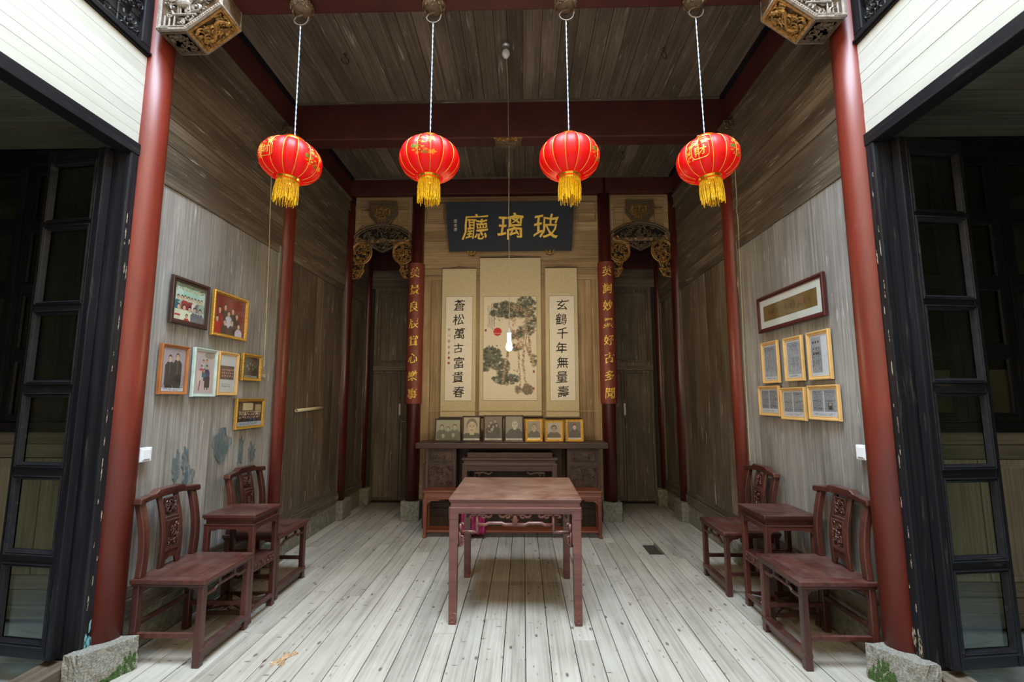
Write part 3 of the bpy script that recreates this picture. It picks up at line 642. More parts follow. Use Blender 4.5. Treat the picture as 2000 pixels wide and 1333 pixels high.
# ================================================================== FURNITURE
def rtree(bm_or, s): pass
def carving_box(name, par, x0, x1, z0, z1, y, mat, n=18, s=.02, r=.0035, seed=1, base=None, th=.008):
    """framed low-relief carving on the plane y, facing -Y"""
    b = B(); box(b, x0, x1, y, y+th, z0, z1); ring(b, x0, x1, z0, z1, [(0, 0), (0, .005), (.006, .006), (.009, .001)], y)
    P = [(x0+.012, z0+.012), (x1-.012, z0+.012), (x1-.012, z1-.012), (x0+.012, z1-.012)]
    curls(b, P, n, y, s, r, seed); return obj(name, b, mat, par)
def make_chair():
    """front towards -Y, origin on the floor at the middle of the seat"""
    c = thing('wooden_chair', '', 'chair'); R = M['roseZ']; RX = M['roseX']; RY = M['roseY']
    W, D, H = .255, .222, .475
    b = bx(-W, W, -D, D, H-.028, H); o = obj('seat', b, RY, c, bevel=.006)
    obj('seat_edge', bx(-W+.008, W-.008, -D+.008, D-.008, H-.042, H-.028), RX, c, bevel=.003)
    obj('seat_panel', bx(-W+.055, W-.055, -D+.055, D-.055, H, H+.0015), RY, c)
    for sx in (-1, 1):
        b = B(); taper(b, sx*(W-.032), -D+.032, 0, H-.04, .021, .018); obj('leg', b, R, c, bevel=.004)
        b = B(); taper(b, sx*(W-.032), D-.032, 0, H-.04, .021, .018); obj('leg', b, R, c, bevel=.004)
        # back post, curved
        b = B(); pts = []
        for i in range(9):
            t = i/8; z = H+t*.435; y = D-.035+.012*math.sin(t*PI*1.0)*-1.2+.045*t**2; pts.append((y, z))
        prof = [(y-.019, z) for y, z in pts]+[(y+.019, z) for y, z in pts[::-1]]
        prismx(b, prof, sx*(W-.058), sx*(W-.012)); obj('back_post', b, R, c, bevel=.005)
        # splat side member
        b = B(); prof = [(y-.010, z) for y, z in pts]+[(y+.010, z) for y, z in pts[::-1]]
        prismx(b, prof, sx*.055, sx*.088); obj('splat_rail', b, R, c, bevel=.004)
        # side stretchers
        obj('stretcher', bx(sx*(W-.045), sx*(W-.022), -D+.05, D-.05, .150, .178), RY, c, bevel=.003)
    yb = D+.0
    # top rail, stepped in the middle
    b = B(); up = [(-.262, .890), (-.255, .922), (-.13, .932), (-.10, .952), (.10, .952), (.13, .932), (.255, .922), (.262, .890)]
    lo = [(.245, .882), (.205, .893), (.10, .902), (-.10, .902), (-.205, .893), (-.245, .882)]
    prism(b, up+lo, yb-.020, yb+.032)
    for v in b.verts: v.co.y += .05*(abs(v.co.x)/.28)**2*-.35
    obj('top_rail', b, RX, c, bevel=.006)
    def sp(z0, z1, y0): return y0
    def yat(z): t = (z-H)/.435; return D-.035-.0144*math.sin(t*PI)+.045*t**2
    s1 = carving_box('carved_panel', c, -.055, .055, .775, .888, yat(.83)-.006, R, 16, .022, .004, 3)
    s2 = carving_box('carved_panel', c, -.055, .055, .585, .752, yat(.67)-.006, R, 26, .022, .004, 5)
    for z in (.754, .566): obj('splat_crossbar', bx(-.056, .056, yat(z)-.012, yat(z)+.012, z, z+.018), RX, c, bevel=.003)
    b = B(); prism(b, [(-.056, .565), (-.056, .49), (-.046, .49), (-.04, .515), (-.02, .52), (0, .53), (.02, .52), (.04, .515), (.046, .49), (.056, .49), (.056, .565)], yat(.52)-.006, yat(.52)+.006); obj('splat_apron', b, R, c)
    # front hump stretcher with struts
    b = B(); y = -D+.030
    tube(b, [(-.215, y, .375), (-.12, y, .375), (-.095, y, .392), (.095, y, .392), (.12, y, .375), (.215, y, .375)], .011, 6); obj('hump_stretcher', b, RX, c, smooth=False)
    for sx in (-.075, .075): obj('strut', bx(sx-.009, sx+.009, y-.008, y+.008, .395, .435), R, c)
    # front foot rail
    obj('foot_rail', bx(-W+.012, W-.012, -D+.006, -D+.056, .062, .092), RX, c, bevel=.004)
    obj('foot_rail_apron', bx(-W+.05, W-.05, -D+.024, -D+.036, .028, .062), RX, c)
    obj('stretcher', bx(-W+.05, W-.05, D-.045, D-.022, .205, .232), RX, c, bevel=.003)
    for sx in (-1, 1):   # side spandrels
        for q in (-1, 1):
            b = B(); yq = q*(D-.05); prismx(b, [(yq, .435), (yq-q*.085, .435), (yq-q*.07, .42), (yq-q*.03, .415), (yq-q*.014, .395), (yq, .385)], sx*(W-.040), sx*(W-.028)); obj('spandrel', b, RY, c)
    return c
ch0 = make_chair()
specs = [(-1.885, 3.077, PI/2, 'rosewood chair nearest the front on the left, below the pale frames'),
         (-1.925, 3.985, PI/2, 'rosewood chair on the left beyond the small side table'),
         (1.935, 3.118, -PI/2, 'rosewood chair nearest the front on the right, with scuffed seat, beside the moss stone'),
         (1.925, 4.115, -PI/2, 'rosewood chair on the right beyond the small side table')]
for i, (x, y, rz, lb) in enumerate(specs):
    c = ch0 if i == 0 else copy_tree(ch0)
    loc(c, x, y, 0, rz); tag(c, lb, 'chair', 'rosewood side chairs')
def make_side_table(W=.18, D=.185, H=.715):
    t = thing('side_table', '', 'side table'); R, RX, RY = M['roseZ'], M['roseX'], M['roseY']
    obj('tabletop', bx(-W, W, -D, D, H-.026, H), RX, t, bevel=.005)
    obj('top_moulding', bx(-W+.008, W-.008, -D+.008, D-.008, H-.036, H-.026), RX, t, bevel=.003)
    obj('waist', bx(-W+.02, W-.02, -D+.02, D-.02, H-.066, H-.036), RX, t)
    obj('waist_moulding', bx(-W+.008, W-.008, -D+.008, D-.008, H-.076, H-.066), RX, t, bevel=.003)
    for sx in (-1, 1):
        for sy in (-1, 1):
            b = B(); taper(b, sx*(W-.027), sy*(D-.027), .025, H-.076, .017, .017); taper(b, sx*(W-.030), sy*(D-.030), 0, .03, .022, .019); obj('leg', b, R, t, bevel=.003)
    for a in range(4):
        b = B(); L = (W if a % 2 == 0 else D)-.044
        prism(b, [(-L, H-.076), (L, H-.076), (L, H-.135), (L-.012, H-.112), (L-.05, H-.108), (L-.06, H-.100), (-L+.06, H-.100), (-L+.05, H-.108), (-L+.012, H-.112), (-L, H-.135)], -.008, .006)
        off = (D if a % 2 == 0 else W)-.02; o = obj('apron', b, RX, t); o.rotation_euler = (0, 0, a*PI/2); o.location = (Vector((0, -off, 0)) @ Matrix.Rotation(-a*PI/2, 3, 'Z'))
        o.location = Matrix.Rotation(a*PI/2, 3, 'Z') @ Vector((0, -off, 0))
    obj('shelf', bx(-W+.03, W-.03, -D+.03, D-.03, .365, .380), RX, t)
    for a in range(4):
        L = (W if a % 2 == 0 else D)-.044; off = (D if a % 2 == 0 else W)-.022
        b = B(); box(b, -L, L, -.006, .006, .325, .385); ring(b, -L, L, .325, .385, [(0, .006), (0, .012), (.007, .012), (.009, .006)], 0); curls(b, [(-L+.012, .336), (L-.012, .336), (L-.012, .374), (-L+.012, .374)], 16, -.006, .014, .003, a+2)
        o = obj('carved_shelf_apron', b, RX, t); o.rotation_euler = (0, 0, a*PI/2); o.location = Matrix.Rotation(a*PI/2, 3, 'Z') @ Vector((0, -off, 0))
        o = obj('stretcher', bx(-L, L, -.014, .010, .062, .085), RX, t, bevel=.003); o.rotation_euler = (0, 0, a*PI/2); o.location = Matrix.Rotation(a*PI/2, 3, 'Z') @ Vector((0, -off, 0))
    b = B()
    for p, q in (((-.14, -.14), (.05, .14)), ((.14, -.12), (-.10, .14)), ((-.14, .03), (.14, -.03)), ((-.02, -.14), (.14, .10)), ((-.14, -.05), (.0, .14))):
        tube(b, [(p[0], p[1], .073), (q[0], q[1], .073)], .007, 4)
    obj('cracked_ice_lattice', b, RX, t); return t
st0 = make_side_table(); loc(st0, -1.868, 3.520, 0, PI/2); tag(st0, 'small square rosewood side table between the two left chairs', 'side table', 'rosewood side tables')
st1 = copy_tree(st0); loc(st1, 1.972, 3.575, 0, -PI/2); st1.scale = (1.1, 1, 1); tag(st1, 'small square rosewood side table between the two right chairs', 'side table', 'rosewood side tables')

# square table -----------------------------------------------------
T = thing('square_table', 'large square reddish brown table with fretwork apron in the middle of the floor', 'table', .100, 3.826, 0)
TM = M['table']; HW = .4585; TZ = .822
b = B(); box(b, -HW, HW, -HW, HW, TZ-.015, TZ); obj('tabletop', b, TM, T, bevel=.006)
b = B(); taper(b, 0, 0, TZ-.030, TZ-.015, HW-.012, HW-.002); obj('top_moulding', b, TM, T, bevel=.004)
obj('waist', bx(-HW+.016, HW-.016, -HW+.016, HW-.016, TZ-.060, TZ-.030), TM, T)
for k in range(3):
    obj('waist_line', bx(-.32+.22*k, -.14+.22*k+.02, -HW+.0135, -HW+.016, TZ-.047, TZ-.043), TM, T)
HL = HW-.006
for sx in (-1, 1):
    for sy in (-1, 1):
        b = B(); cx, cy = sx*(HL-.030), sy*(HL-.030); taper(b, cx, cy, .07, TZ-.060, .027, .030, 0, 0); taper(b, cx, cy, 0, .075, .026, .027)
        lg = obj('leg', b, TM, T, bevel=.004)
        b = B()
        for yy in (cy-.0275, ):
            pts = []
            for i in range(16):
                a = i/15*4.2*PI/2+PI; rr = .022*(1-i/19); pts.append((cx-sx*0+rr*math.cos(a)*sx, yy, .034+rr*math.sin(a)))
            tube(b, pts, .0035, 5)
        tube(b, [(cx-.024, yy, .078), (cx-.008, yy, .062), (cx+.006, yy, .076), (cx+.024, yy, .070)], .003, 5)
        obj('hoof_scroll', b, TM, lg)
def fret():
    S1, S2 = 6.452*288, 6.452*298
    f = lambda X, Y: ((X-1003)/S1, 0, .822-(Y-435)/S2)
    b = B(); r = .0095
    for m in (1, -1):
        def q(L): return [(m*f(X, Y)[0], 0, f(X, Y)[2]) for X, Y in L]
        tube(b, q([(515, 640), (515, 862), (515, 870), (505, 872), (320, 872)]), .012, 8)
        tube(b, q([(302, 880), (302, 768)]), .011, 8); tube(b, q([(302, 768), (335, 764), (345, 775), (342, 800)]), .009, 6)
        tube(b, q([(297, 872), (293, 940), (297, 1000), (290, 1045)]), .010, 8)
        tube(b, q([(293, 925), (335, 928), (345, 945), (330, 962), (318, 980), (333, 1000), (322, 1030), (300, 1050), (283, 1048), (280, 1030)]), .008, 6)
        tube(b, q([(430, 690), (428, 655), (445, 648), (610, 648), (630, 660), (655, 682), (685, 676), (698, 655), (693, 636)]), .0105, 8)
        tube(b, q([(430, 690), (448, 690), (455, 678)]), .006, 6)
        tube(b, q([(570, 655), (590, 688), (608, 692), (622, 672), (630, 668)]), .009, 6)
        tube(b, q([(1003, 648), (905, 648), (880, 658), (858, 682), (822, 676), (806, 655), (812, 636)]), .0105, 8)
        tube(b, q([(940, 655), (920, 690), (900, 692), (890, 672)]), .009, 6)
        tube(b, q([(520, 778), (628, 778), (665, 758), (830, 758), (872, 778), (1003, 778)]), .0125, 8)
        tube(b, q([(1003, 650), (990, 700), (990, 800)]), .013, 8)
    tube(b, [f(955, 712), f(975, 722), f(1003, 716), f(1030, 722), f(1052, 712)], .007, 6)
    return b
for a in range(4):
    R_ = Matrix.Rotation(a*PI/2, 3, 'Z')
    b = B(); prism(b, [(-HL, TZ-.058), (HL, TZ-.058), (HL, TZ-.14), (HL-.058, TZ-.14), (HL-.058, TZ-.108), (HL-.066, TZ-.096), (-HL+.066, TZ-.096), (-HL+.058, TZ-.108), (-HL+.058, TZ-.14), (-HL, TZ-.14)], -.004, .02)
    o = obj('apron', b, TM, T, bevel=.005); o.rotation_euler = (0, 0, a*PI/2); o.location = R_ @ Vector((0, -HL+.0, 0))
    b = B(); tube(b, [(-HL+.060, 0, TZ-.30), (-HL+.060, 0, TZ-.108), (-HL+.066, 0, TZ-.098), (HL-.066, 0, TZ-.098), (HL-.060, 0, TZ-.108), (HL-.060, 0, TZ-.30)], .004, 5)
    o = obj('apron_bead', b, TM, T); o.rotation_euler = (0, 0, a*PI/2); o.location = R_ @ Vector((0, -HL+.002, 0))
    o = obj('fretwork', fret(), TM, T, smooth=True); o.rotation_euler = (0, 0, a*PI/2); o.location = R_ @ Vector((0, -HL+.028, 0))

# altar ensemble ----------------------------------------------------
AL = thing('altar_table', 'long dark altar table with carved side cabinets below the hanging scrolls', 'altar table', .02, 5.88, 0); D_ = M['darkX']; DZ = M['darkZ']
obj('tabletop', bx(-1.135, 1.135, -.20, .20, .925, .992), D_, AL, bevel=.008)
for s, (xa, xb) in ((-1, (-1.015, -.655)), (1, (.655, 1.035))):
    cb = obj('cabinet', bx(xa, xb, -.14, .17, .02, .925), DZ, AL, bevel=.004)
    y = -.14
    for xx in (xa, xb-.028): obj('corner_post', bx(xx, xx+.028, y-.012, y+.0, 0, .925), DZ, AL)
    carving_box('carved_drawer', AL, xa+.045, xb-.045, .775, .885, y-.010, DZ, 26, .02, .003, 8+s)
    carving_box('carved_panel', AL, xa+.035, xb-.035, .30, .735, y-.010, DZ, 44, .034, .004, 18+s)
    b = B(); xm = (xa+xb)/2
    tube(b, [(xm+x_*.12, y-.014, .70-.016*math.cos(x_*6)) for x_ in np.linspace(-1, 1, 15)], .004, 5)
    box(b, xm-.06, xm+.06, y-.016, y-.008, .46, .64); obj('relief', b, DZ, AL)
    for z in (.13, .22): obj('cabinet_rail', bx(xa+.03, xb-.03, y-.02, y-.002, z, z+.02), D_, AL)
    obj('side_wing', bx(xa-.04 if s < 0 else xb+.0, xa if s < 0 else xb+.02, -.12, .12, 0, .74), DZ, AL) if s < 0 else None
ND = thing('nested_table', 'dark narrow table standing under the altar top between the two cabinets', 'table', .0, 5.80, 0)
obj('tabletop', bx(-.555, .555, -.19, .19, .800, .822), D_, ND, bevel=.004); obj('waist', bx(-.53, .53, -.175, .175, .765, .80), D_, ND)
obj('waist_moulding', bx(-.55, .55, -.188, .188, .735, .765), D_, ND, bevel=.006); obj('apron', bx(-.545, .545, -.182, .182, .680, .735), D_, ND)
obj('riser', bx(-.50, .50, -.12, .18, .822, .878), D_, ND, bevel=.004)
for sx in (-1, 1):
    for sy in (-1, 1): obj('leg', bx(sx*.55, sx*.49, sy*.186, sy*.13, 0, .735), DZ, ND, bevel=.004)
    b = B(); tube(b, [(sx*.49, -.17, .60), (sx*.40, -.17, .60), (sx*.40, -.17, .655), (sx*.30, -.17, .66), (sx*.24, -.17, .64), (sx*.20, -.17, .665)], .012, 6)
    tube(b, [(sx*.37, -.17, .66), (sx*.35, -.17, .625), (sx*.33, -.17, .655)], .009, 6); obj('fretwork', b, D_, ND)
obj('screen_board', bx(-.635, .635, .22, .25, .0, .90), DZ, ND)
OT = thing('low_long_table', 'low long orange brown table in front of the altar', 'table', .034, 5.49, 0)
O, OZ = M['orangeX'], M['orangeZ']; OW = .988
obj('tabletop', bx(-OW, OW, -.11, .11, .478, .502), O, OT, bevel=.005); obj('waist', bx(-OW+.02, OW-.02, -.10, .10, .448, .478), O, OT); obj('apron', bx(-OW+.01, OW-.01, -.105, .105, .405, .448), O, OT, bevel=.006)
for sx in (-1, 1):
    b = B(); prism(b, [(sx*(OW-.05), .405), (sx*(OW-.20), .405), (sx*(OW-.17), .39), (sx*(OW-.10), .388), (sx*(OW-.07), .372), (sx*(OW-.05), .35)], -.10, -.085); obj('spandrel', b, O, OT)
    for sy in (-1, 1):
        b = B(); cx = sx*(OW-.03); taper(b, cx, sy*.088, .03, .41, .018, .024); taper(b, cx+sx*.004, sy*.088, 0, .03, .022, .018); obj('leg', b, OZ, OT, bevel=.004)
obj('stretcher', bx(-OW+.05, OW-.05, -.10, -.075, .055, .078), O, OT, bevel=.004); obj('stretcher', bx(-OW+.05, OW-.05, .075, .10, .055, .078), O, OT, bevel=.004)
b = B()
for k in range(4): box(b, -OW+.05, OW-.05, -.065+k*.036, -.045+k*.036, .068, .080)
obj('shelf_slats', b, O, OT, kind='stuff')
CL = B(); nx, nz = 26, 14
g = [[CL.verts.new((-.52+.26*i/nx, 5.355-.018*math.sin(i*1.1)+.006*math.sin(j*.9+i*.5), .335-.285*j/nz)) for j in range(nz+1)] for i in range(nx+1)]
for i in range(nx):
    for j in range(nz): CL.faces.new((g[i][j], g[i+1][j], g[i+1][j+1], g[i][j+1]))
cl = obj('hanging_cloth', CL, M['magenta'], smooth=True); cl.modifiers.new('solid', 'SOLIDIFY').thickness = .006; tag(cl, 'magenta cloth hanging below the low orange table, seen behind the square table', 'cloth')
# ================================================================== DECOR
# ---- picture frames
def frame(name, label, W, H, border, thick, mat, x, y, z, rz=0, rx=0, ry=0, matb=None, photo=None, ornate=False, group=None, gl=True, inner=None, extra=None):
    """centre of the frame at x,y,z; back plane at local y=0, front towards -Y"""
    f = thing(name, label, 'picture frame', x, y, z, rz, group); f.rotation_euler = (rx, ry, rz)
    b = B(); w2, h2 = W/2, H/2
    ring(b, -w2, w2, -h2, h2, [(.0, 0), (0, thick*.8), (border*.15, thick), (border*.45, thick*.92), (border*.7, thick*.7), (border*.9, thick*.72), (border, thick*.45), (border, 0)], 0)
    obj('frame_moulding', b, M[mat], f)
    obj('backing', bx(-w2+.004, w2-.004, -.004, 0, -h2+.004, h2-.004), M['gap'], f)
    if ornate:
        b = B(); n = int(2*(W+H)/.014); per = 2*(W+H)
        for i in range(n):
            d = per*i/n; i2 = border*.35
            if d < W: p = (-w2+d, h2-i2)
            elif d < W+H: p = (w2-i2, h2-(d-W))
            elif d < 2*W+H: p = (w2-(d-W-H), -h2+i2)
            else: p = (-w2+i2, -h2+(d-2*W-H))
            ball(b, (min(w2-i2, max(-w2+i2, p[0])), -thick*.95, min(h2-i2, max(-h2+i2, p[1]))), .0055, .004, .0055, 6)
        obj('beading', b, M[mat], f, kind='stuff')
    iw, ih = W-2*border, H-2*border; yy = -thick*.4
    if inner:
        b = B(); ring(b, -iw/2, iw/2, -ih/2, ih/2, [(0, 0), (0, thick*.5), (inner, thick*.5-.002), (inner, 0)], 0); obj('inner_slip', b, M['framegold'], f)
        iw -= 2*inner; ih -= 2*inner
    if matb:
        obj('mat_board', bx(-iw/2, iw/2, yy-.001, yy+.001, -ih/2, ih/2), M['mat'], f); pw, ph = iw-2*matb, ih-2*matb; yy -= .002
    else: pw, ph = iw, ih
    photo.mesh('photo_print', pw, ph, f, yy)
    if gl: obj('glass_pane', bx(-W/2+border, W/2-border, -thick*.62, -thick*.60, -H/2+border, H/2-border), M['picglass'], f)
    return f
def crowd(c, rows, kk, cols, x0=.06, x1=.94, seed=1, low=None, skin=(214, 178, 150)):
    r = random.Random(seed)
    for (y, n, off) in rows:
        for i in range(n):
            c.person(x0+(x1-x0)*(i+.5+off)/n+r.uniform(-.01, .01), y+r.uniform(-.015, .015), kk, r.choice(cols), skin, low=low)
LX = -2.188; RX_ = 2.188
c = Cv(72, 62, (196, 222, 215), seed=2)   # A: outdoor family group
c.rect(0, 0, 1, .12, (70, 80, 50), .8)
for i in range(40): c.ell(c.r.rand(), c.r.rand()*.2, .03, .02, c.r.choice([60, 90, 180])*np.array([1, 1, .7]), .8)
c.rect(.25, .1, .8, .4, (150, 205, 180), .6)
for i in range(8): c.ell(.15+.1*i, .14+.03*(i % 2), .03, .02, (225, 150, 60), .8)
crowd(c, [(.40, 8, 0)], .065, [(120, 120, 130), (225, 220, 215), (40, 110, 130), (150, 40, 50), (160, 190, 170)], seed=3)
crowd(c, [(.66, 5, 0)], .075, [(235, 235, 210), (170, 40, 50), (110, 115, 125), (220, 220, 190)], seed=4); c.person(.42, .88, .06, (190, 40, 50))
c.line(.04, .88, .2, .88, .03, (190, 60, 60))
frame('picture_frame', 'dark brown framed colour photo of a large family, topmost left on the left wall', .372, .325, .036, .024, 'framebrown', LX, 3.228, 2.172, PI/2, photo=c, group='frames on the left wall')
c = Cv(88, 66, (120, 22, 26), seed=3)     # B: red group portrait
c.ell(.5, .3, .6, .5, (150, 30, 32), .5)
for x, y, cl_ in ((.33, .28, (50, 18, 22)), (.58, .34, (40, 20, 25)), (.16, .38, (150, 25, 30)), (.72, .46, (45, 18, 24)), (.45, .44, (200, 200, 215)), (.10, .62, (190, 20, 30)), (.34, .68, (60, 18, 24)), (.58, .66, (52, 15, 20)), (.80, .72, (215, 210, 225))): c.person(x, y, .075, cl_)
frame('picture_frame', 'gilt framed family portrait with deep red background on the left wall', .446, .350, .026, .026, 'framegold', LX, 3.690, 2.160, PI/2, photo=c, ornate=True, group='frames on the left wall')
c = Cv(52, 66, (160, 148, 165), seed=4)   # C couple in dark uniforms
c.ell(.5, .4, .6, .6, (185, 175, 190), .5)
for x, y in ((.33, .24), (.66, .19)): c.person(x, y, .075, (30, 36, 52), low=.86)
c.line(.33, .35, .33, .6, .02, (120, 110, 70)); c.line(.66, .3, .66, .6, .02, (120, 110, 70)); c.rect(.18, .68, .5, .92, (26, 30, 42)); c.rect(.52, .68, .85, .92, (26, 30, 42)); c.rect(0, .925, 1, 1, (205, 215, 225)); c.rows(.12, .935, .88, .99, 2, (60, 70, 90))
frame('picture_frame', 'orange brown framed photo of two people in dark uniforms on the left wall', .252, .330, .022, .028, 'frameorange', LX, 3.120, 1.700, PI/2, photo=c, group='frames on the left wall')
c = Cv(46, 70, (214, 196, 205), seed=5)   # D seated group by a chair
c.ell(.75, .08, .3, .08, (120, 130, 90), .6)
c.person(.42, .24, .045, (226, 220, 222)); c.person(.60, .22, .045, (190, 190, 200)); c.person(.34, .36, .042, (190, 90, 110)); c.person(.62, .37, .048, (44, 52, 110), low=.7); c.person(.48, .45, .04, (40, 110, 130), low=.62)
c.rect(.1, .46, .36, .74, (235, 222, 215), .8); c.rect(.52, .6, .8, .86, (30, 28, 38)); c.line(.30, .7, .24, .93, .05, (150, 60, 70)); c.line(.68, .8, .7, .9, .06, (40, 30, 35)); c.line(.56, .8, .56, .9, .05, (40, 30, 35))
frame('picture_frame', 'pale green framed photo of a family around a white chair on the left wall', .252, .352, .024, .024, 'framegreen', LX, 3.434, 1.698, PI/2, photo=c, group='frames on the left wall')
c = Cv(48, 70, (214, 220, 228), noise=.02, seed=6)   # E small photo on white sheet
c.rect(.05, .28, .92, .66, (95, 60, 60))
for (y, n) in ((.40, 7), (.48, 6), (.56, 5)):
    for i in range(n): c.ell(.12+.78*(i+.5)/n, y, .035, .028, (205, 170, 150)); c.rect(.09+.78*(i+.5)/n, y+.02, .15+.78*(i+.5)/n, y+.09, [(60, 40, 50), (150, 40, 45), (40, 45, 60)][i % 3])
c.rows(.15, .76, .85, .86, 3, (90, 100, 120))
frame('picture_frame', 'light pine framed sheet with a small group photo on the left wall', .252, .340, .026, .024, 'framepine', LX, 3.708, 1.704, PI/2, photo=c, group='frames on the left wall')
c = Cv(50, 44, (62, 58, 54), seed=7); c.ell(.5, .4, .4, .3, (95, 90, 84), .6)
for x, y in ((.25, .42), (.42, .30), (.58, .34), (.74, .42), (.35, .55), (.62, .56)): c.person(x, y, .08, (50, 46, 44), (140, 132, 122), (30, 28, 26))
c.rect(.1, .9, .9, 1, (160, 160, 155)); c.rows(.15, .91, .85, .99, 1, (60, 60, 60))
frame('picture_frame', 'small gilt beaded frame with an old grey photo beside the left column', .292, .232, .030, .026, 'framegold', LX, 4.030, 1.775, PI/2, photo=c, ornate=True, group='frames on the left wall')
c = Cv(84, 50, (70, 55, 45), seed=8); c.rect(0, 0, 1, .16, (40, 32, 28)); c.rect(.22, .06, .62, .36, (215, 200, 160)); c.rect(.72, .12, .97, .5, (185, 165, 130)); c.line(.63, 0, .66, .4, .02, (60, 40, 30))
crowd(c, [(.42, 15, 0), (.52, 14, .2)], .042, [(40, 40, 50), (60, 60, 70), (90, 40, 45), (220, 220, 225)], seed=9, low=.82); crowd(c, [(.64, 13, 0)], .045, [(40, 40, 50), (50, 90, 150), (60, 50, 60), (25, 25, 30)], seed=10, low=.83)
c.rect(0, .83, 1, 1, (190, 205, 220)); c.rows(.1, .86, .9, .97, 2, (60, 70, 110))
frame('picture_frame', 'gilt framed wide photo of a big gathering, lowest on the left wall', .418, .254, .026, .026, 'framegold', LX, 4.052, 1.384, PI/2, photo=c, group='frames on the left wall')
c = Cv(60, 8, (175, 170, 155)); c.rows(.5, .3, .95, .7, 1, (60, 60, 60)); lb = thing('paper_label', 'narrow paper label under the red family portrait', 'label', -2.2065, 3.648, 1.960, PI/2); obj('paper_strip', bx(-.112, .112, -.001, .001, -.012, .012), M['paper'], lb); c.mesh('caption_print', .22, .022, lb, -.0016)

# right wall: long scroll frame and six document frames
c = Cv(110, 30, (106, 80, 26), noise=.05, seed=11)
for i in range(26): c.ell(.13+.76*c.r.rand(), .35+.4*c.r.rand(), .012+.02*c.r.rand(), .05+.06*c.r.rand(), [(60, 46, 24), (48, 44, 34), (120, 50, 25)][i % 3], .6)
for x in (.12, .2, .3, .46, .56, .62, .70, .80): c.ell(x, .5, .018, .17, (52, 44, 28), .8); c.ell(x, .3, .010, .06, (88, 66, 36), .9)
c.ell(.74, .42, .05, .13, (128, 52, 28), .7); c.ell(.84, .4, .03, .2, (120, 56, 28), .6); c.line(.45, .15, .45, .8, .006, (50, 42, 26)); c.line(.9, .1, .9, .7, .006, (50, 42, 26))
frame('picture_frame', 'long dark red framed gold painting on white mount, top of the right wall', .898, .300, .034, .026, 'framered', 2.188, 3.606, 2.203, -PI/2, matb=.052, photo=c, group='frames on the right wall')
def doc(seed, land, extra):
    c = Cv(64 if land else 46, 46 if land else 64, (222, 231, 248), noise=.03, seed=seed)
    if land:
        n = 2
        for i in range(n): c.rect(.04+.48*i, .05, .49+.48*i, .82, (126, 136, 152), .75); c.rows(.05+.48*i, .06, .48+.48*i, .81, 16, (58, 62, 78), .75)
        c.rows(.1, .88, .9, .96, 2, (90, 95, 120))
        if extra: c.rect(.66, .5, .82, .76, (60, 62, 70)); c.ell(.74, .56, .05, .05, (170, 170, 175)); c.rect(.7, .64, .78, .74, (25, 25, 32))
    elif extra:
        c.rect(.05, .05, .62, .92, (120, 130, 146), .7); c.rows(.06, .28, .6, .9, 9, (50, 55, 70), .8, vert=True)
        for i in range(3): c.ell(.18+.15*i, .17, .05, .03, (25, 28, 36)); c.ell(.2+.13*i, .45, .045, .035, (30, 34, 42)); c.ell(.18+.16*i, .33, .03, .02, (30, 34, 42))
    else:
        c.rect(.04, .04, .97, .9, (138, 148, 168), .65); c.rows(.05, .05, .96, .88, 13, (66, 72, 92), .7, vert=True); c.rows(.05, .05, .9, .2, 4, (60, 64, 80), .6); c.rows(.1, .93, .9, .98, 1, (80, 85, 110))
    return c
G = 'pine document frames on the right wall'
for (yc, zc, W, H, land, ex, lb) in ((3.916, 1.798, .252, .340, 0, 0, 'pine framed page, upper row, furthest from the doorway'), (3.580, 1.798, .240, .332, 0, 0, 'pine framed page, middle of the upper row on the right wall'),
        (3.273, 1.798, .246, .334, 0, 1, 'pine framed page with bold brush writing, upper row, nearest the front'), (3.974, 1.486, .324, .244, 1, 0, 'pine framed newsprint, lower row, furthest from the doorway'),
        (3.632, 1.466, .322, .242, 1, 0, 'pine framed newsprint, middle of the lower row on the right wall'), (3.266, 1.476, .332, .236, 1, 1, 'pine framed newsprint with a small portrait, lower row, nearest the front')):
    frame('picture_frame', lb, W, H, .027, .022, 'framepine', 2.188, yc, zc, -PI/2, photo=doc(int(yc*100), land, ex), group=G)

# seven portraits leaning on the altar
def gph(bgc, people, seed, w=50, h=66, cap=True, big=False):
    c = Cv(w, h, bgc, noise=.04, seed=seed)
    for (x, y, k, cl, sk, hr) in people: c.person(x, y, k, cl, sk, hr, feat=big or k > .15)
    if cap: c.rect(0, .93, 1, 1, (205, 205, 195)); c.rows(.1, .94, .9, .99, 1, (90, 85, 80))
    return c
g1 = gph((150, 150, 128), [(.24, .36, .12, (80, 78, 66), (168, 160, 140), (60, 56, 48)), (.78, .34, .13, (90, 88, 78), (168, 160, 140), (50, 46, 40)), (.50, .44, .11, (86, 84, 74), (170, 162, 142), (60, 56, 48)), (.30, .76, .11, (90, 86, 74), (160, 152, 134), (70, 66, 56)), (.72, .72, .11, (84, 80, 70), (165, 158, 138), (60, 56, 48))], 21, 70, 60, cap=False); g1.rows(.2, .06, .9, .14, 1, (110, 110, 95), .5)
g2 = gph((170, 158, 132), [(.52, .38, .30, (62, 60, 54), (190, 176, 150), (96, 90, 80))], 22)
g3 = gph((104, 88, 82), [(.35, .24, .07, (44, 36, 34), (150, 132, 122), (30, 26, 24)), (.62, .18, .07, (40, 32, 30), (150, 132, 122), (30, 26, 24)), (.25, .38, .07, (46, 38, 36), (150, 134, 124), (32, 28, 26)), (.5, .42, .06, (150, 140, 130), (160, 144, 132), (32, 28, 26)), (.7, .36, .07, (42, 34, 32), (140, 122, 112), (30, 26, 24))], 23); g3.rect(.1, .6, .9, .92, (40, 32, 31), .85); g3.line(.2, .62, .36, .66, .04, (165, 150, 140))
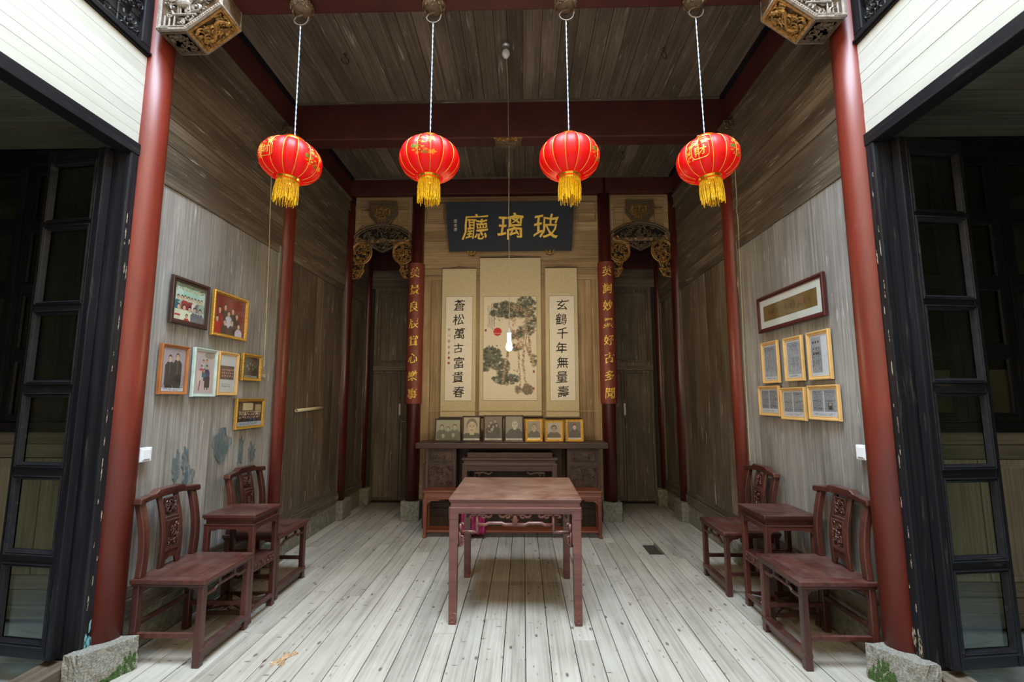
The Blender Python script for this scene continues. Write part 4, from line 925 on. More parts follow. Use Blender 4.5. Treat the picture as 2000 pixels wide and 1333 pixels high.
g4 = gph((128, 124, 114), [(.55, .32, .19, (60, 56, 54), (186, 180, 166), (140, 134, 124))], 24)
g5 = gph((146, 132, 112), [(.52, .34, .2, (88, 76, 66), (176, 158, 134), (110, 96, 80))], 25)
g6 = gph((172, 160, 148), [(.5, .36, .2, (84, 74, 68), (160, 142, 126), (40, 34, 32))], 26)
g7 = gph((100, 90, 86), [(.52, .28, .15, (66, 58, 58), (190, 170, 150), (26, 22, 24))], 27)
G = 'old portraits standing on the altar'
for (x0, x1, zt, mat, ph, orn, lb) in ((-.918, -.588, 1.262, 'framebrown', g1, 0, 'widest brown framed old family photo, leftmost on the altar'), (-.582, -.352, 1.294, 'framebrown', g2, 0, 'brown framed close portrait of an elderly face, second from left on the altar'),
        (-.327, -.081, 1.302, 'framebrown', g3, 0, 'brown framed dark group photo in the middle of the altar'), (-.072, .167, 1.302, 'framebrown', g4, 0, 'brown framed portrait of a bald sitter, just right of the altar middle'),
        (.178, .397, 1.260, 'framegold', g5, 1, 'gilt framed portrait of a bald sitter, third from right on the altar'), (.416, .646, 1.243, 'framegold', g6, 1, 'gilt framed portrait of a dark-haired young sitter, second from right on the altar'), (.664, .887, 1.252, 'framegold', g7, 1, 'gilt framed portrait in dark clothes, rightmost on the altar')):
    H = zt-.993+.006; W = x1-x0-.004; tilt = -.10
    f = frame('portrait_frame', lb, W, H, .024 if orn else .018, .016, mat, (x0+x1)/2, 5.84+.0, .994+H/2*math.cos(tilt)+.0015, 0, rx=tilt, photo=ph, ornate=orn, group=G, inner=.008 if orn else None)
    b = B(); prismx(b, [(0, H*.2), (.055, -H/2+.004), (.058, -H/2+.004), (.004, H*.2)], -.02, .02); obj('easel_strut', b, M['gap'], f)

# ---- plaque
PQ = thing('name_plaque', 'blue-black name plaque with three large gold characters above the scrolls', 'plaque', 0, 6.165, 3.475)
PQ.rotation_euler = (math.radians(9), 0, 0)
b = B(); prism(b, [(-.822, 0), (.812, 0), (.845, .655), (-.866, .655)], -.02, .012); bd = obj('board', b, M['plaque'], PQ, bevel=.004)
for chx, x in (('廳', -.468), ('璃', 0.0), ('玻', .478)): put_char(chx, 'character', .335, x, -.024, .325, M['goldtext'], PQ, extrude=.02, fat=.006 if chx != '廳' else .003)
for i, chx in enumerate('雲金書'): put_char(chx, 'small_character', .045, -.735, -.0215, .40-.055*i, M['paper'], PQ, extrude=0)
for s in (-1, 1):
    bk = thing('plaque_bracket', 'small gilt openwork bracket under the %s end of the blue plaque' % side[s], 'bracket', s*.525+.0, 6.19, 3.47, 0)
    b = B(); prism(b, [(-.065, .05), (-.05, -.03), (0, -.05), (.05, -.03), (.065, .05)], -.035, .01); obj('bracket_body', b, M['carve'], bk)
    b = B()
    for q in (-1, 1):
        tube(b, [(q*.008, -.042, .035), (q*.05, -.042, .035), (q*.052, -.042, .005), (q*.03, -.042, -.012), (q*.012, -.042, -.008)], .0055, 5)
        tube(b, [(q*.05, -.042, .0), (q*.045, -.042, -.03), (0, -.042, -.045)], .005, 5)
    tube(b, [(0, -.042, .045), (0, -.042, -.04)], .005, 5); obj('gilt_scroll', b, M['gold'], bk)

# ---- hanging scrolls
def scroll(name, label, x0, x1, z0, z1, px0, px1, pz0, pz1):
    xc = (x0+x1)/2; s_ = thing(name, label, 'hanging scroll', xc, 6.20, z0); W = x1-x0; H = z1-z0
    obj('silk_mount', bx(-W/2, W/2, -.004, -.001, 0, H), M['silk'], s_)
    b = B(); tube(b, [(-W/2-.02, -.008, -.006), (W/2+.02, -.008, -.006)], .011, 8); obj('bottom_roller', b, M['wallX'], s_)
    b = B(); tube(b, [(-W/2, -.005, H), (W/2, -.005, H)], .006, 6); tube(b, [(-W*.22, -.005, H+.004), (0, -.004, H+.03), (W*.22, -.005, H+.004)], .0025, 4); obj('hanging_rod', b, M['framebrown'], s_)
    b = B(); ring(b, px0-xc-.004, px1-xc+.004, pz0-z0-.004, pz1-z0+.004, [(0, 0), (0, .0008), (.004, .0008)], -.0042); obj('paper_border', b, M['carve'], s_)
    return s_, xc
for (x0, x1, px0, px1, txt, lb, cx) in ((-.915, -.462, -.862, -.51, '蒼松萬古富貴春', 'calligraphy scroll on the left of the pine painting, seven black characters', -.685), (.460, .882, .512, .838, '玄鶴千年無量壽', 'calligraphy scroll on the right of the pine painting, seven black characters', .672)):
    s_, xc = scroll('calligraphy_scroll', lb, x0, x1, 1.275, 3.25, px0, px1, 1.486, 2.862); s_['group'] = 'calligraphy scrolls flanking the painting'
    obj('paper', bx(px0-xc, px1-xc, -.0055, -.004, 1.486-1.275, 2.862-1.275), M['paper'], s_)
    for i, chx in enumerate(txt):
        put_char(chx, 'character', .148 if chx not in '古' else .125, cx-xc+.006*(-1)**i, -.006, 2.745-1.275-.191*i, M['ink'], s_, fat=.007)
    if x0 < 0:
        for i, chx in enumerate('鶴山雲堂書'): put_char(chx, 'small_character', .034, -.815-xc, -.006, 2.42-1.275-.078*i, M['ink'], s_)
        for i in range(2): obj('red_seal', bx(-.828-xc, -.800-xc, -.0062, -.0055, .755-.07*i, .785-.07*i), M['seal'], s_)
    else: obj('red_seal', bx(.755-xc, .770-xc, -.0062, -.0055, 1.515, 1.535), M['seal'], s_)
sp, xc = scroll('painted_scroll', 'tall central hanging scroll painted with pines, cranes and a red sun', -.412, .400, 1.29, 3.395, -.36, .340, 1.49, 2.86)
c = Cv(130, 254, (222, 214, 194), noise=.02, seed=31); R0 = c.r
def cloud(cx, cy, rx, ry, n, cols, k=1):
    for i in range(n):
        a = R0.rand()*6.28; q = R0.rand()**.5; c.ell(cx+rx*q*math.cos(a), cy+ry*q*math.sin(a), .028*k*(.5+R0.rand()), .011*k*(.5+R0.rand()), cols[R0.randint(len(cols))], .5)
gr = [(62, 66, 56), (84, 90, 74), (48, 52, 46), (104, 108, 90), (70, 84, 70)]
for t in ((.80, .10, .20, .10, 240), (.40, .09, .20, .045, 110), (.30, .165, .17, .035, 90), (.55, .17, .22, .05, 130), (.90, .27, .10, .09, 80), (.78, .34, .14, .07, 80), (.14, .57, .20, .075, 230), (.28, .65, .20, .06, 130), (.05, .68, .08, .05, 60), (.42, .80, .24, .05, 200), (.38, .72, .12, .07, 100), (.62, .38, .12, .04, 60), (.60, .50, .12, .03, 60), (.95, .62, .05, .05, 30)): cloud(*t, gr)
cloud(.82, .90, .09, .05, 80, [(128, 112, 90), (104, 94, 78)]); cloud(.65, .90, .05, .03, 30, [(128, 112, 90)])
tr = [(148, 122, 96), (120, 98, 76)]
for i in range(60):
    t = i/59; x = .80+.03*math.sin(t*7)+.08*(t-.5); c.ell(x+.01*R0.randn(), .12+.46*t, .030*(.6+.5*R0.rand()), .010, [(168, 142, 114), (120, 98, 76), (190, 160, 132)][i % 3], .6)
for pts in (((.66, .46), (.68, .86), .020), ((.74, .46), (.775, .86), .026), ((.84, .40), (.93, .68), .03), ((.46, .50), (.36, .84), .028), ((.66, .46), (.46, .54), .018)):
    for i in range(46):
        t = i/45; c.ell(pts[0][0]+(pts[1][0]-pts[0][0])*t+.010*math.sin(t*9)+.008*R0.randn(), pts[0][1]+(pts[1][1]-pts[0][1])*t, pts[2]*(.5+.6*R0.rand()), .008, [(168, 142, 114), (120, 98, 76), (196, 176, 150)][R0.randint(3)], .7)
for k in range(46):
    x, y = .50+.45*R0.rand(), .06+.45*R0.rand()
    for j in range(5):
        x2, y2 = x+.09*(R0.rand()-.5), y+.03*(R0.rand()-.6); c.line(x, y, x2, y2, .012, (176, 140, 112), .85); x, y = x2, y2
c.ell(.265, .345, .078, .040, (196, 38, 34)); c.line(.2, .362, .34, .362, .008, (222, 214, 194)); c.line(.2, .374, .34, .374, .006, (222, 214, 194))
for x, y in ((.24, .22), (.32, .235), (.13, .485), (.20, .49), (.28, .485), (.60, .72), (.65, .73)): c.line(x-.035, y-.008, x, y+.004, .012, (60, 60, 56)); c.line(x, y+.004, x+.03, y-.002, .010, (235, 232, 224)); c.line(x+.03, y-.002, x+.036, y-.012, .006, (40, 40, 40))
for x in (.80, .84): c.line(x, .36, x-.03, .46, .014, (232, 228, 215))
c.rows(.14, .06, .20, .16, 2, (50, 48, 44), .8, vert=True); c.rows(.07, .09, .22, .34, 5, (60, 58, 52), .65, vert=True)
for x, y in ((.94, .73), (.93, .89), (.04, .33)): c.rect(x-.02, y-.012, x+.02, y+.012, (150, 84, 66))
o = c.mesh('painting', .70, 1.37, sp, -.005); o.location = (-.010-xc, 0, 2.175-1.29)

# ---- couplet boards wrapped round the inner columns
for s, txt, tag_ in ((-1, '美景良辰賞心樂事', 'left'), (1, '英詞妙墨好古多聞', 'right')):
    cb = thing('couplet_board', 'curved red couplet board with eight gold characters on the %s inner column' % tag_, 'couplet board', s*(IX+.006), Y3, 1.447, 0, 'couplet boards'); R_ = .112
    b = B(); n = 14; prof = []
    A0 = math.radians(80)
    for r_ in (R_, R_-.014):
        row = [(r_*math.sin(-A0+2*A0*i/n), -r_*math.cos(-A0+2*A0*i/n)) for i in range(n+1)]; prof.append(row)
    P2 = prof[0]+prof[1][::-1]
    lo = [b.verts.new((x, y, 0)) for x, y in P2]; hi = [b.verts.new((x, y, 1.86)) for x, y in P2]; m_ = len(P2)
    for i in range(m_): b.faces.new((lo[i], lo[(i+1) % m_], hi[(i+1) % m_], hi[i]))
    for L_ in (lo, hi):
        for i in range(n): b.faces.new((L_[i], L_[i+1], L_[m_-2-i], L_[m_-1-i]))
    obj('board', b, M['cou'], cb)
    for i, chx in enumerate(txt):
        o = put_char(chx, 'character', .135, 0, 0, 1.86-.135-.228*i, M['goldtext'], cb, extrude=.02, fat=.008, sx=.92)
        o.scale = (1, 1, 1); me = o.data
        for v in me.vertices:
            a = v.co.x*.125/R_; rr = R_+.0015+max(0, -v.co.y)*.10; v.co = (rr*math.sin(a), -rr*math.cos(a), v.co.z*.135)
# ---- carved arches and medallions over the side bays
for s in (-1, 1):
    xm = s*1.742; Sd = side[s]
    ar = thing('carved_arch', 'gilded openwork carved arch over the %s side bay' % Sd, 'carving', xm, Y3, 3.1, 0, 'carved arches'); hw = .425
    def arc(t): return (hw*math.sin(t), .535+.235*math.cos(t) if True else 0)
    top_ = [(-hw, .535)]+[(hw*math.sin(a), .515+.255*math.cos(a)) for a in np.linspace(-1.25, 1.25, 17)]+[(hw, .535)]
    fan = [(-.26, .52)]+[(q[0]*.86, q[1]-.03) for q in top_[3:-3]]+[(.26, .52), (0, .40)]
    b = B(); box_ = [(x, z) for x, z in top_]
    prism(b, box_+[(hw, .50), (.27, .50), (0, .375), (-.27, .50), (-hw, .50)], .012, .03); obj('back_panel', b, M['dk'], ar)
    b = B(); tube(b, [(x, -.004, z) for x, z in top_], .017, 6); tube(b, [(x*.93, -.010, z-.028) for x, z in top_], .008, 6)
    tube(b, [(-.30, -.006, .545), (0, -.006, .388), (.30, -.006, .545)], .013, 6); tube(b, [(-.25, -.010, .56), (0, -.010, .43), (.25, -.010, .56)], .006, 6); obj('arch_rim', b, M['carve'], ar)
    b = B(); curls(b, fan, 70, .004, .036, .0075, 4+s); ball(b, (0, -.012, .56), .06, .016, .035, 8); ball(b, (.02, -.012, .45), .03, .014, .02, 8); obj('fan_carving', b, M['carve'], ar)
    for q in (-1, 1):
        cxx = q*.285; cz = .375
        el = [(cxx+(.138)*math.cos(a), cz+.150*math.sin(a)) for a in np.linspace(0, 2*PI, 25)]
        b = B(); prism(b, el[:-1], .012, .024); obj('lobe_back', b, M['dk'], ar)
        b = B(); tube(b, [(x, -.006, z) for x, z in el if True], .014, 6, cap=False); tube(b, [(cxx+(x-cxx)*.86, -.010, cz+(z-cz)*.86) for x, z in el], .006, 6, cap=False)
        tube(b, [(cxx-q*(.135), -.006, cz+.05), (cxx-q*.13, -.010, cz+.11), (cxx-q*.10, -.012, cz+.125), (cxx-q*.085, -.012, cz+.10)], .010, 6)
        tube(b, [(q*.415, -.004, .54), (q*.415, -.004, .02)], .010, 6); obj('lobe_rim', b, M['ogold'], ar)
        b = B(); curls(b, [(cxx+(x-cxx)*.84, cz+(z-cz)*.84) for x, z in el[:-1]], 46, .004, .034, .0058, 9+q); curls(b, [(q*.25, .50), (q*.405, .50), (q*.405, .60), (q*.30, .60)], 16, .004, .025, .006, 2); obj('lobe_carving', b, M['ogold'], ar)
        ft = [(q*.415, .235), (q*.24, .225), (q*.26, .165), (q*.24, .13), (q*.30, .03), (q*.415, .015)]
        b = B(); prism(b, ft if q < 0 else ft[::-1], .008, .022); obj('foot_back', b, M['dk'], ar)
        b = B(); tube(b, [(x, -.002, z) for x, z in ft[1:]], .008, 6); tube(b, [(q*.41, -.004, .135), (q*.24, -.004, .13)], .006, 6); curls(b, ft, 40, .002, .024, .0055, 31+q); obj('foot_carving', b, M['ogold'], ar)
    md = thing('carved_medallion', 'small carved and gilded bracket block above the %s arch' % Sd, 'carving', xm, Y3-.0, 3.875, 0, 'carved medallions')
    hx = [(-.075, 0), (.075, 0), (.185, .14), (.185, .30), (-.185, .30), (-.185, .14)]
    b = B(); prism(b, hx, -.02, .03); obj('block', b, M['carve'], md, bevel=.004)
    b = B(); tube(b, [(x, -.026, z) for x, z in hx+hx[:1]], .012, 6); tube(b, [(x*.8, -.032, .02+z*.83) for x, z in hx+hx[:1]], .007, 6); obj('rim', b, M['carve'], md)
    b = B(); curls(b, [(x*.7, .03+z*.78) for x, z in hx], 34, -.022, .026, .006, 7)
    for q in (-.085, 0, .085): tube(b, [(q*1.05, -.035, .13), (q*1.05, -.035, .19)], .014, 6); ball(b, (q*1.05, -.037, .21), .013, .012, .016, 6)
    for k in range(4): box(b, -.045+.003*k, .045-.003*k, -.045, -.03, .055+.02*k, .062+.02*k)
    obj('figure_carving', b, M['ogold'], md)
    # vertical strips on the frieze? corner brackets at the middle column
    cbk = thing('carved_corner_bracket', 'small carved bracket high on the %s wall behind a lantern' % Sd, 'bracket', s*2.14, Y2-.17, 4.13, 0, 'small carved brackets')
    b = B(); box(b, -.05, .05, -.06, .08, -.08, .02); curls(b, [(-.05, -.08), (.05, -.08), (.05, .02), (-.05, .02)], 16, -.062, .022, .007, 3); ring(b, -.055, .055, -.085, .025, [(0, 0), (0, .01), (.01, .01)], -.06); obj('bracket_block', b, M['carvegrey'] if 0 else M['carve'], cbk, bevel=.004)
cc = thing('carved_beam_boss', 'carved bracket under the centre of the middle beam', 'bracket', .02, 4.50, 4.095)
b = B(); prism(b, [(-.145, 0), (.145, 0), (.13, -.035), (.075, -.06), (-.075, -.06), (-.13, -.035)], -.045, .05); obj('block', b, M['carve'], cc, bevel=.004)
b = B(); curls(b, [(-.13, -.006), (.13, -.006), (.10, -.04), (-.10, -.04)], 30, -.046, .02, .006, 4); tube(b, [(-.145, -.05, -.003), (.145, -.05, -.003)], .008, 6); obj('carving', b, M['ogold'], cc)
# front corner brackets
for s in (-1, 1):
    fbk = thing('carved_corner_bracket', 'large polygonal carved bracket at the top of the front %s column' % side[s], 'bracket', s*2.115, 2.66, 3.80, 0, 'large carved corner brackets')
    # front face in local XZ (x inward is -s)
    ff = [(0, 0), (.175, 0), (.385, .165), (.385, .30), (0, .30)]
    P_ = [(-s*x, z) for x, z in ff]
    b = B(); prism(b, P_ if s < 0 else P_[::-1], .012, .20); obj('bracket_body', b, M['carve'], fbk)
    b = B(); cl_ = P_+P_[:1]
    tube(b, [(x, .0, z) for x, z in cl_], .014, 6); tube(b, [(x, .205, z) for x, z in cl_], .012, 6)
    for x, z in P_[1:3]: tube(b, [(x, 0, z), (x, .205, z)], .012, 6)
    tube(b, [(-s*(.02+x*.90), -.008, .015+z*.88) for x, z in ff[:1]+ff[1:3]], .006, 6)
    for k in range(30):
        t = k/29; x, z = (.0+t*.175*1.0, 0) if k < 12 else (.175+(k-12)/17*.21, (k-12)/17*.165); ball(b, (-s*x, -.012, z+.004), .005, .005, .005, 6)
    obj('bracket_rim', b, M['carvegrey'], fbk)
    b = B(); curls(b, [(-s*x, z) for x, z in ((.02, .02), (.16, .02), (.36, .175), (.36, .29), (.02, .29))], 46, .008, .035, .007, 12)
    # goat-like figure in relief
    gx = -s*.16
    ball(b, (gx, -.012, .165), .050, .022, .032, 10); ball(b, (gx-s*.055, -.014, .20), .022, .016, .018, 8); tube(b, [(gx-s*.04, -.012, .175), (gx-s*.055, -.014, .20)], .012, 6)
    for q in (-.035, -.02, .022, .036): tube(b, [(gx+q, -.012, .15), (gx+q, -.010, .10)], [.008, .005], 6)
    tube(b, [(gx-.07, -.008, .095), (gx+.08, -.008, .095)], .008, 6)
    for q in (.04, .07, .1): tube(b, [(-s*q, -.006, .02), (-s*q*1.03, -.006, .09)], .006, 6)
    obj('goat_relief', b, M['carvegrey'], fbk)
    # soffit face carving (sloped underside)
    def soff(name, p, q, mat, n, sd):
        dx, dz = q[0]-p[0], q[1]-p[1]; L = math.hypot(dx, dz); bb = B()
        box(bb, 0, L, .0, .006, 0, .19); ring(bb, 0, L, 0, .19, [(0, 0), (0, .012), (.014, .012), (.018, .004), (.024, .004)], 0); curls(bb, [(.025, .025), (L-.025, .025), (L-.025, .165), (.025, .165)], n, -.002, .03, .0065, sd)
        if n > 30: tube(bb, [(L*.15+t*L*.7, -.014, .095+.04*math.sin(t*6.3)) for t in np.linspace(0, 1, 16)], .012, 6); ball(bb, (L*.84, -.018, .10), .02, .014, .016, 8)
        nx_, nz_ = dz/L, -dx/L   # outward (down/inward) normal
        for v in bb.verts:
            a, o_, d = v.co.x, -v.co.y, v.co.z
            v.co = Vector((-s*(p[0]+dx*a/L+nx_*o_), .010+d, p[1]+dz*a/L+nz_*o_))
        obj(name, bb, mat, fbk)
    soff('soffit_carving', (.175, 0), (.385, .165), M['gold'] if 0 else M['ogold'], 44, 6); soff('lower_soffit_carving', (0, 0), (.175, 0), M['carve'], 24, 9)
# ---- bosses, hooks, lanterns
BX = (-1.283, -.415, .444, 1.272)
LN = ((-1.300, 2.992, .187, .09), (-.421, 2.990, .187, 0), (.451, 2.988, .188, -.0), (1.304, 2.965, .187, -.07))
names4 = ('leftmost', 'second', 'third', 'rightmost')
def lantern_mesh(par, R_, seed, style):
    nu, nv = 294, 120; G12 = 14; H_ = R_*.67
    ph = np.linspace(.30, PI-.33, nv+1); V = []; th = np.linspace(0, 2*PI, nu, endpoint=False)
    for p_ in ph:
        for t in th:
            lob = 1-.045*abs(math.cos(t*G12/2))**6*math.sin(p_); r_ = R_*math.sin(p_)**.72*lob; V.append((r_*math.cos(t), r_*math.sin(t), H_*math.cos(p_)))
    F = []
    for j in range(nv):
        for i in range(nu): a = j*nu+i; c_ = j*nu+(i+1) % nu; F.append((a, a+nu, c_+nu, c_))
    me = bpy.data.meshes.new('silk_shade'); me.from_pydata(V, [], F); at = me.color_attributes.new('Col', 'FLOAT_COLOR', 'CORNER')
    red = np.array(lin((245, 16, 18))); C = np.ones((nv, nu, 4)); C[:, :, :3] = red
    TH, PHv = np.meshgrid(th, ph[:-1]); rr = np.random.RandomState(seed)
    def dab(t0, p0, rt_, rp, colr, petal=0):
        d = (TH-t0+PI) % (2*PI)-PI; q = np.hypot(d/rt_, (PHv-p0)/rp); an = np.arctan2((PHv-p0)/rp, d/rt_)
        m_ = q < 1+(.28*np.cos(petal*an) if petal else 0); C[m_, :3] = lin(colr)
    def flower(t0, p0):
        dab(t0, p0, .22, .16, (235, 150, 30), 6); dab(t0, p0, .16, .11, (190, 20, 22), 9); dab(t0, p0, .05, .04, (240, 170, 40))
        dab(t0-.16, p0-.2, .15, .08, (110, 140, 40), 3); dab(t0+.2, p0+.13, .13, .06, (150, 130, 30), 3)
    def gold_dabs(t0, p0, st, sp_, n):
        for _ in range(n): dab(t0+rr.uniform(-st, st), p0+rr.uniform(-sp_, sp_), rr.uniform(.02, .055), rr.uniform(.02, .05), rr.choice([0, 1]) and (250, 190, 90) or (235, 160, 50), rr.randint(3, 6))
    for t0 in style['flowers']: flower(t0, 1.78); gold_dabs(t0+.15, 1.22, .34, .24, 40); dab(t0+.42, 1.86, .12, .10, (240, 150, 40), 5)
    for t0 in style['gold']: gold_dabs(t0, 1.12, .30, .22, 46); gold_dabs(t0-.38, 1.6, .10, .38, 34)
    fl = C.reshape(-1, 4); at.data.foreach_set('color', np.repeat(fl, 4, 0).reshape(-1).astype(np.float32))
    me.materials.append(M['lantern'])
    for p_ in me.polygons: p_.use_smooth = True
    o = bpy.data.objects.new('silk_shade', me); col.objects.link(o); o.parent = par
    for k in range(G12):
        t = 2*PI*(k)/G12; b = B(); pts = []
        for p_ in np.linspace(.34, PI-.37, 26):
            r_ = R_*math.sin(p_)**.72*(1-.045*math.sin(p_))+.001; pts.append((r_*math.cos(t), r_*math.sin(t), H_*math.cos(p_)))
        tube(b, pts, .0019, 5); obj('gold_rib', b, M['ribgold'], par)
    for t0 in style['gold']:   # printed character on a shield
        me = char_mesh('財', 0, .012).copy(); me.materials.clear(); me.materials.append(M['gold']); bmx = bmesh.new(); bmx.from_mesh(me); bmesh.ops.subdivide_edges(bmx, edges=[e for e in bmx.edges if e.calc_length() > .12], cuts=2)
        for v in bmx.verts:
            t = t0+v.co.x*.36; p_ = 1.66-v.co.z*.44; r_ = R_*math.sin(p_)**.72+.0022; v.co = (r_*math.cos(t), r_*math.sin(t), H_*math.cos(p_)*1.01)
        bmx.to_mesh(me); bmx.free(); o2 = bpy.data.objects.new('printed_character', me); col.objects.link(o2); o2.parent = par
        b = B(); pts = [(t0+.27*math.copysign(abs(math.cos(a))**.5, math.cos(a)), 1.66+.34*math.copysign(abs(math.sin(a))**.5, math.sin(a))) for a in np.linspace(0, 2*PI, 28)]
        tube(b, [((R_*math.sin(p_)**.72+.001)*math.cos(t), (R_*math.sin(p_)**.72+.001)*math.sin(t), H_*math.cos(p_)) for t, p_ in pts], .002, 4, cap=False); obj('shield_outline', b, M['gold'], par)
    return H_
for i in range(4):
    bxx = BX[i]; lx, lz, R_, tl = LN[i]
    bs = thing('carved_boss', ('round openwork carved boss with iron hook, %s from left under the front beam' % (('first', 'second', 'third', 'fourth')[i])), 'boss', bxx, 2.80, 4.10, 0, 'carved bosses under the front beam')
    b = B(); lathe(b, [(.030, .0), (.062, -.012), (.070, -.04), (.060, -.07), (.034, -.088), (.012, -.092)], 16); obj('boss_core', b, M['carve'], bs, smooth=True)
    b = B(); r_ = random.Random(i)
    for k in range(46):
        a, h = r_.uniform(0, 6.28), r_.uniform(-.085, -.008); q = .070*math.sin(min(PI, (h+.105)/.105*PI*.75+.25))**.6
        tube(b, [(q*math.cos(a+u), q*math.sin(a+u), h+.010*math.sin(u*16+k)) for u in (-.18, -.06, .06, .18)], .005, 4)
    obj('openwork', b, M['carve'], bs)
    b = B(); pts = [(0, 0, -.09), (0, 0, -.105)]+[(.0+.042*math.sin(a), 0, -.152+.045*math.cos(a)) for a in np.linspace(-.6, -5.0, 16)]
    pts = [(0, -.01, -.085), (.012, -.01, -.10), (-.028, -.01, -.115)]+[(-.046*math.cos(a)+.002, -.01, -.135-.040*math.sin(a)) for a in np.linspace(0.1, PI-.1, 12)]+[(.052, -.01, -.118)]
    tube(b, pts, .0055, 6); obj('iron_hook', b, M['iron'], bs)
    hz = 4.10-.172
    l = thing('red_lantern', ('red silk lantern, %s of the four, hung from the front beam' % (('leftmost', 'second from left', 'third from left', 'rightmost')[i])), 'lantern', lx, 2.80, lz, 0, 'red lanterns'); l.rotation_euler = (0, tl, 0)
    style = ({'flowers': [-.38], 'gold': [-1.95]}, {'flowers': [-1.72], 'gold': []}, {'flowers': [-.55], 'gold': []}, {'flowers': [-.95], 'gold': [-2.18]})[i]
    H_ = lantern_mesh(l, R_, i+3, style)
    b = B(); zt_ = H_*math.cos(.30); lathe(b, [(.066, zt_-.012), (.070, zt_-.004), (.066, zt_+.004), (.062, zt_+.02), (.066, zt_+.026), (.058, zt_+.026), (.056, zt_-.008)], 28, cap=False); obj('top_collar', b, M['brass'], l, smooth=False)
    zb_ = -H_*math.cos(.33); b = B(); lathe(b, [(.068, zb_+.012), (.070, zb_+.004), (.064, zb_-.006), (.066, zb_-.018), (.062, zb_-.028), (.050, zb_-.028)], 28, cap=False); obj('bottom_collar', b, M['brass'], l)
    b = B(); r_ = random.Random(i+9)
    for k in range(130):
        a = 2*PI*k/130*1.0; q = .064-.006*(k % 3); L = r_.uniform(.115, .150) if k % 4 else r_.uniform(.085, .12); j = r_.uniform(-.004, .004); q2 = q+.002
        tube(b, [(q*math.cos(a), q*math.sin(a), zb_-.02), (q2*math.cos(a)*1.05+j, q2*math.sin(a)*1.05, zb_-.02-L*.5), (q2*math.cos(a)*1.0+j*2, q2*math.sin(a)*1.0+j, zb_-.02-L)], .0022, 4)
    obj('tassel_fringe', b, M['tassel'], l, kind='stuff')
    b = B(); hw_ = .038; tube(b, [(-hw_-.012, 0, zt_+.015), (-hw_-.008, 0, zt_+.045), (0, 0, zt_+.055), (hw_, 0, zt_+.042), (hw_+.012, 0, zt_+.012)], .0022, 5); obj('wire_handle', b, M['steel'], l)
    inv = (Matrix.Translation((lx, 2.80, lz)) @ Matrix.Rotation(tl, 4, 'Y')).inverted(); p1 = inv @ Vector((bxx, 2.79, hz)); p0 = Vector((0, 0, zt_+.055)); b = B()
    n = 60; a_ = [p0.lerp(p1, t) for t in np.linspace(0, 1, n)]
    for ph_ in (0, PI): tube(b, [q+Vector((.0022*math.cos(k*1.1+ph_), .0022*math.sin(k*1.1+ph_), 0)) for k, q in enumerate(a_)], .0022, 4)
    obj('hanging_cord', b, M['cord'], l)

# ---- bulbs, wires, hooks, switches, paper roll
cb = thing('hanging_bulb', 'white stick-shaped bulb hanging on a long cord in front of the painted scroll', 'light bulb', .028, 4.50, 2.0)
b = B(); lathe(b, [(.012, .14), (.017, .13), (.018, .05), (.020, .035), (.028, .01), (.030, -.010), (.020, -.034), (.004, -.042)], 18); obj('glass_bulb', b, M['bulbfill'], cb, smooth=True)
b = B(); lathe(b, [(.010, .18), (.016, .17), (.018, .13), (.016, .128)], 12); obj('socket', b, M['white'], cb)
b = B(); tube(b, [(0, 0, .17), (.003, .0, .6), (-.004, 0, 1.3), (0, 0, 2.04)], .0032, 5); obj('cord', b, M['wire'], cb)
cl = thing('ceiling_lamp', 'small white bulb in a round holder in the middle of the front ceiling', 'lamp', .024, 3.68, ZC-.004)
b = B(); lathe(b, [(.040, 0), (.040, -.018), (.028, -.03), (.024, -.045)], 18); obj('lamp_holder', b, M['steel'], cl); b = B(); lathe(b, [(.022, -.045), (.034, -.07), (.034, -.095), (.018, -.118), (.003, -.122)], 18); obj('glass_bulb', b, M['bulb'], cl, smooth=True)
b = B(); tube(b, [(.0, .03, -.008), (.0, .4, -.006), (-.003, .77, -.006), (-.003, .77, -.2), (0, .772, -.38)], .003, 5); obj('wire', b, M['wire'], cl)
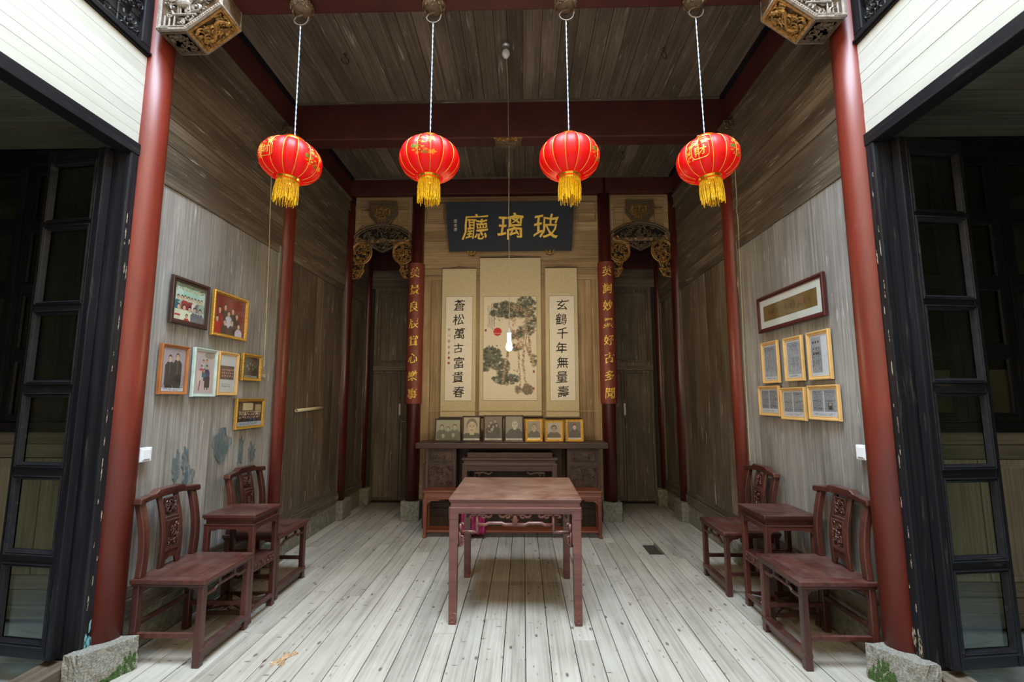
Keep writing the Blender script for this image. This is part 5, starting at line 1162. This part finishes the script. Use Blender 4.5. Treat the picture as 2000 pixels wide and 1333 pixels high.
for k, (x, y, lb) in enumerate(((-1.372, 3.757, 'small open iron hook in the front ceiling, left side'), (1.374, 3.763, 'small iron ring hook in the front ceiling, right side'), (1.373, 5.476, 'small iron hook in the back ceiling, right side'))):
    b = B(); lathe(b, [(.016, 0), (.016, -.008), (.006, -.012)], 10); tube(b, [(0, 0, -.008), (0, 0, -.03)]+[(.03*math.sin(a), 0, -.06+.03*math.cos(a)) for a in np.linspace(.0, 5.0, 14)], .005, 5); o = obj('ceiling_hook', b, M['iron']); loc(o, x, y, ZC-.003, .5); tag(o, lb, 'hook', 'ceiling hooks')
for s, y, z in ((-1, 2.925, 1.166), (1, 2.915, 1.186)):
    sw = thing('light_switch', 'white wall switch beside the front %s red column' % side[s], 'light switch', s*2.2, y, z, -s*PI/2, 'light switches')
    obj('switch_box', bx(-.045, .045, -.045, -.006, -.043, .043), M['white'], sw, bevel=.004); obj('rocker', bx(-.030, .030, -.050, -.045, -.032, .032), M['white'], sw, bevel=.002)
    obj('indicator_line', bx(-.022, .022, -.0515, -.050, -.030, -.026), M['steel'], sw)
b = B(); tube(b, [(-2.195, 4.181, 3.58), (-2.195, 4.22, 2.9), (-2.195, 4.243, 2.347), (-2.195, 4.258, 1.80)], .004, 5); o = obj('wall_wire', b, M['wire']); tag(o, 'thin tan wire running down the left wall beside the gilt frames', 'wire')
obj('terminal_box', bx(-2.2, -2.182, 4.235, 4.275, 1.70, 1.73), M['plaster'], o)
b = B(); tube(b, [(2.195, 4.36, 4.03), (2.195, 4.36, 3.35), (2.192, 4.37, 3.28), (2.195, 4.36, 3.2), (2.195, 4.40, 2.0), (2.195, 4.41, .95)], .0035, 5); o = obj('wall_wire', b, M['wire']); tag(o, 'thin wire running down the right wall next to the half way column', 'wire')
b = B(); tube(b, [(-2.175, 4.885, 1.388), (-2.175, 5.30, 1.402), (-2.175, 5.52, 1.412)], .017, 10, cap=False)
g = B(); pr_ = obj('paper_roll', b, M['silk'], smooth=True); pr_.modifiers.new('solid', 'SOLIDIFY').thickness = .003; tag(pr_, 'beige rolled up paper fixed to the left wall beyond the half way column', 'paper roll'); g.free()
b = B(); tube(b, [(-1.06, 6.18, 1.355), (1.12, 6.18, 1.352)], .003, 5); o = obj('string', b, M['wire'], None); tag(o, 'thin reddish string stretched across the lower ends of the scrolls', 'string')
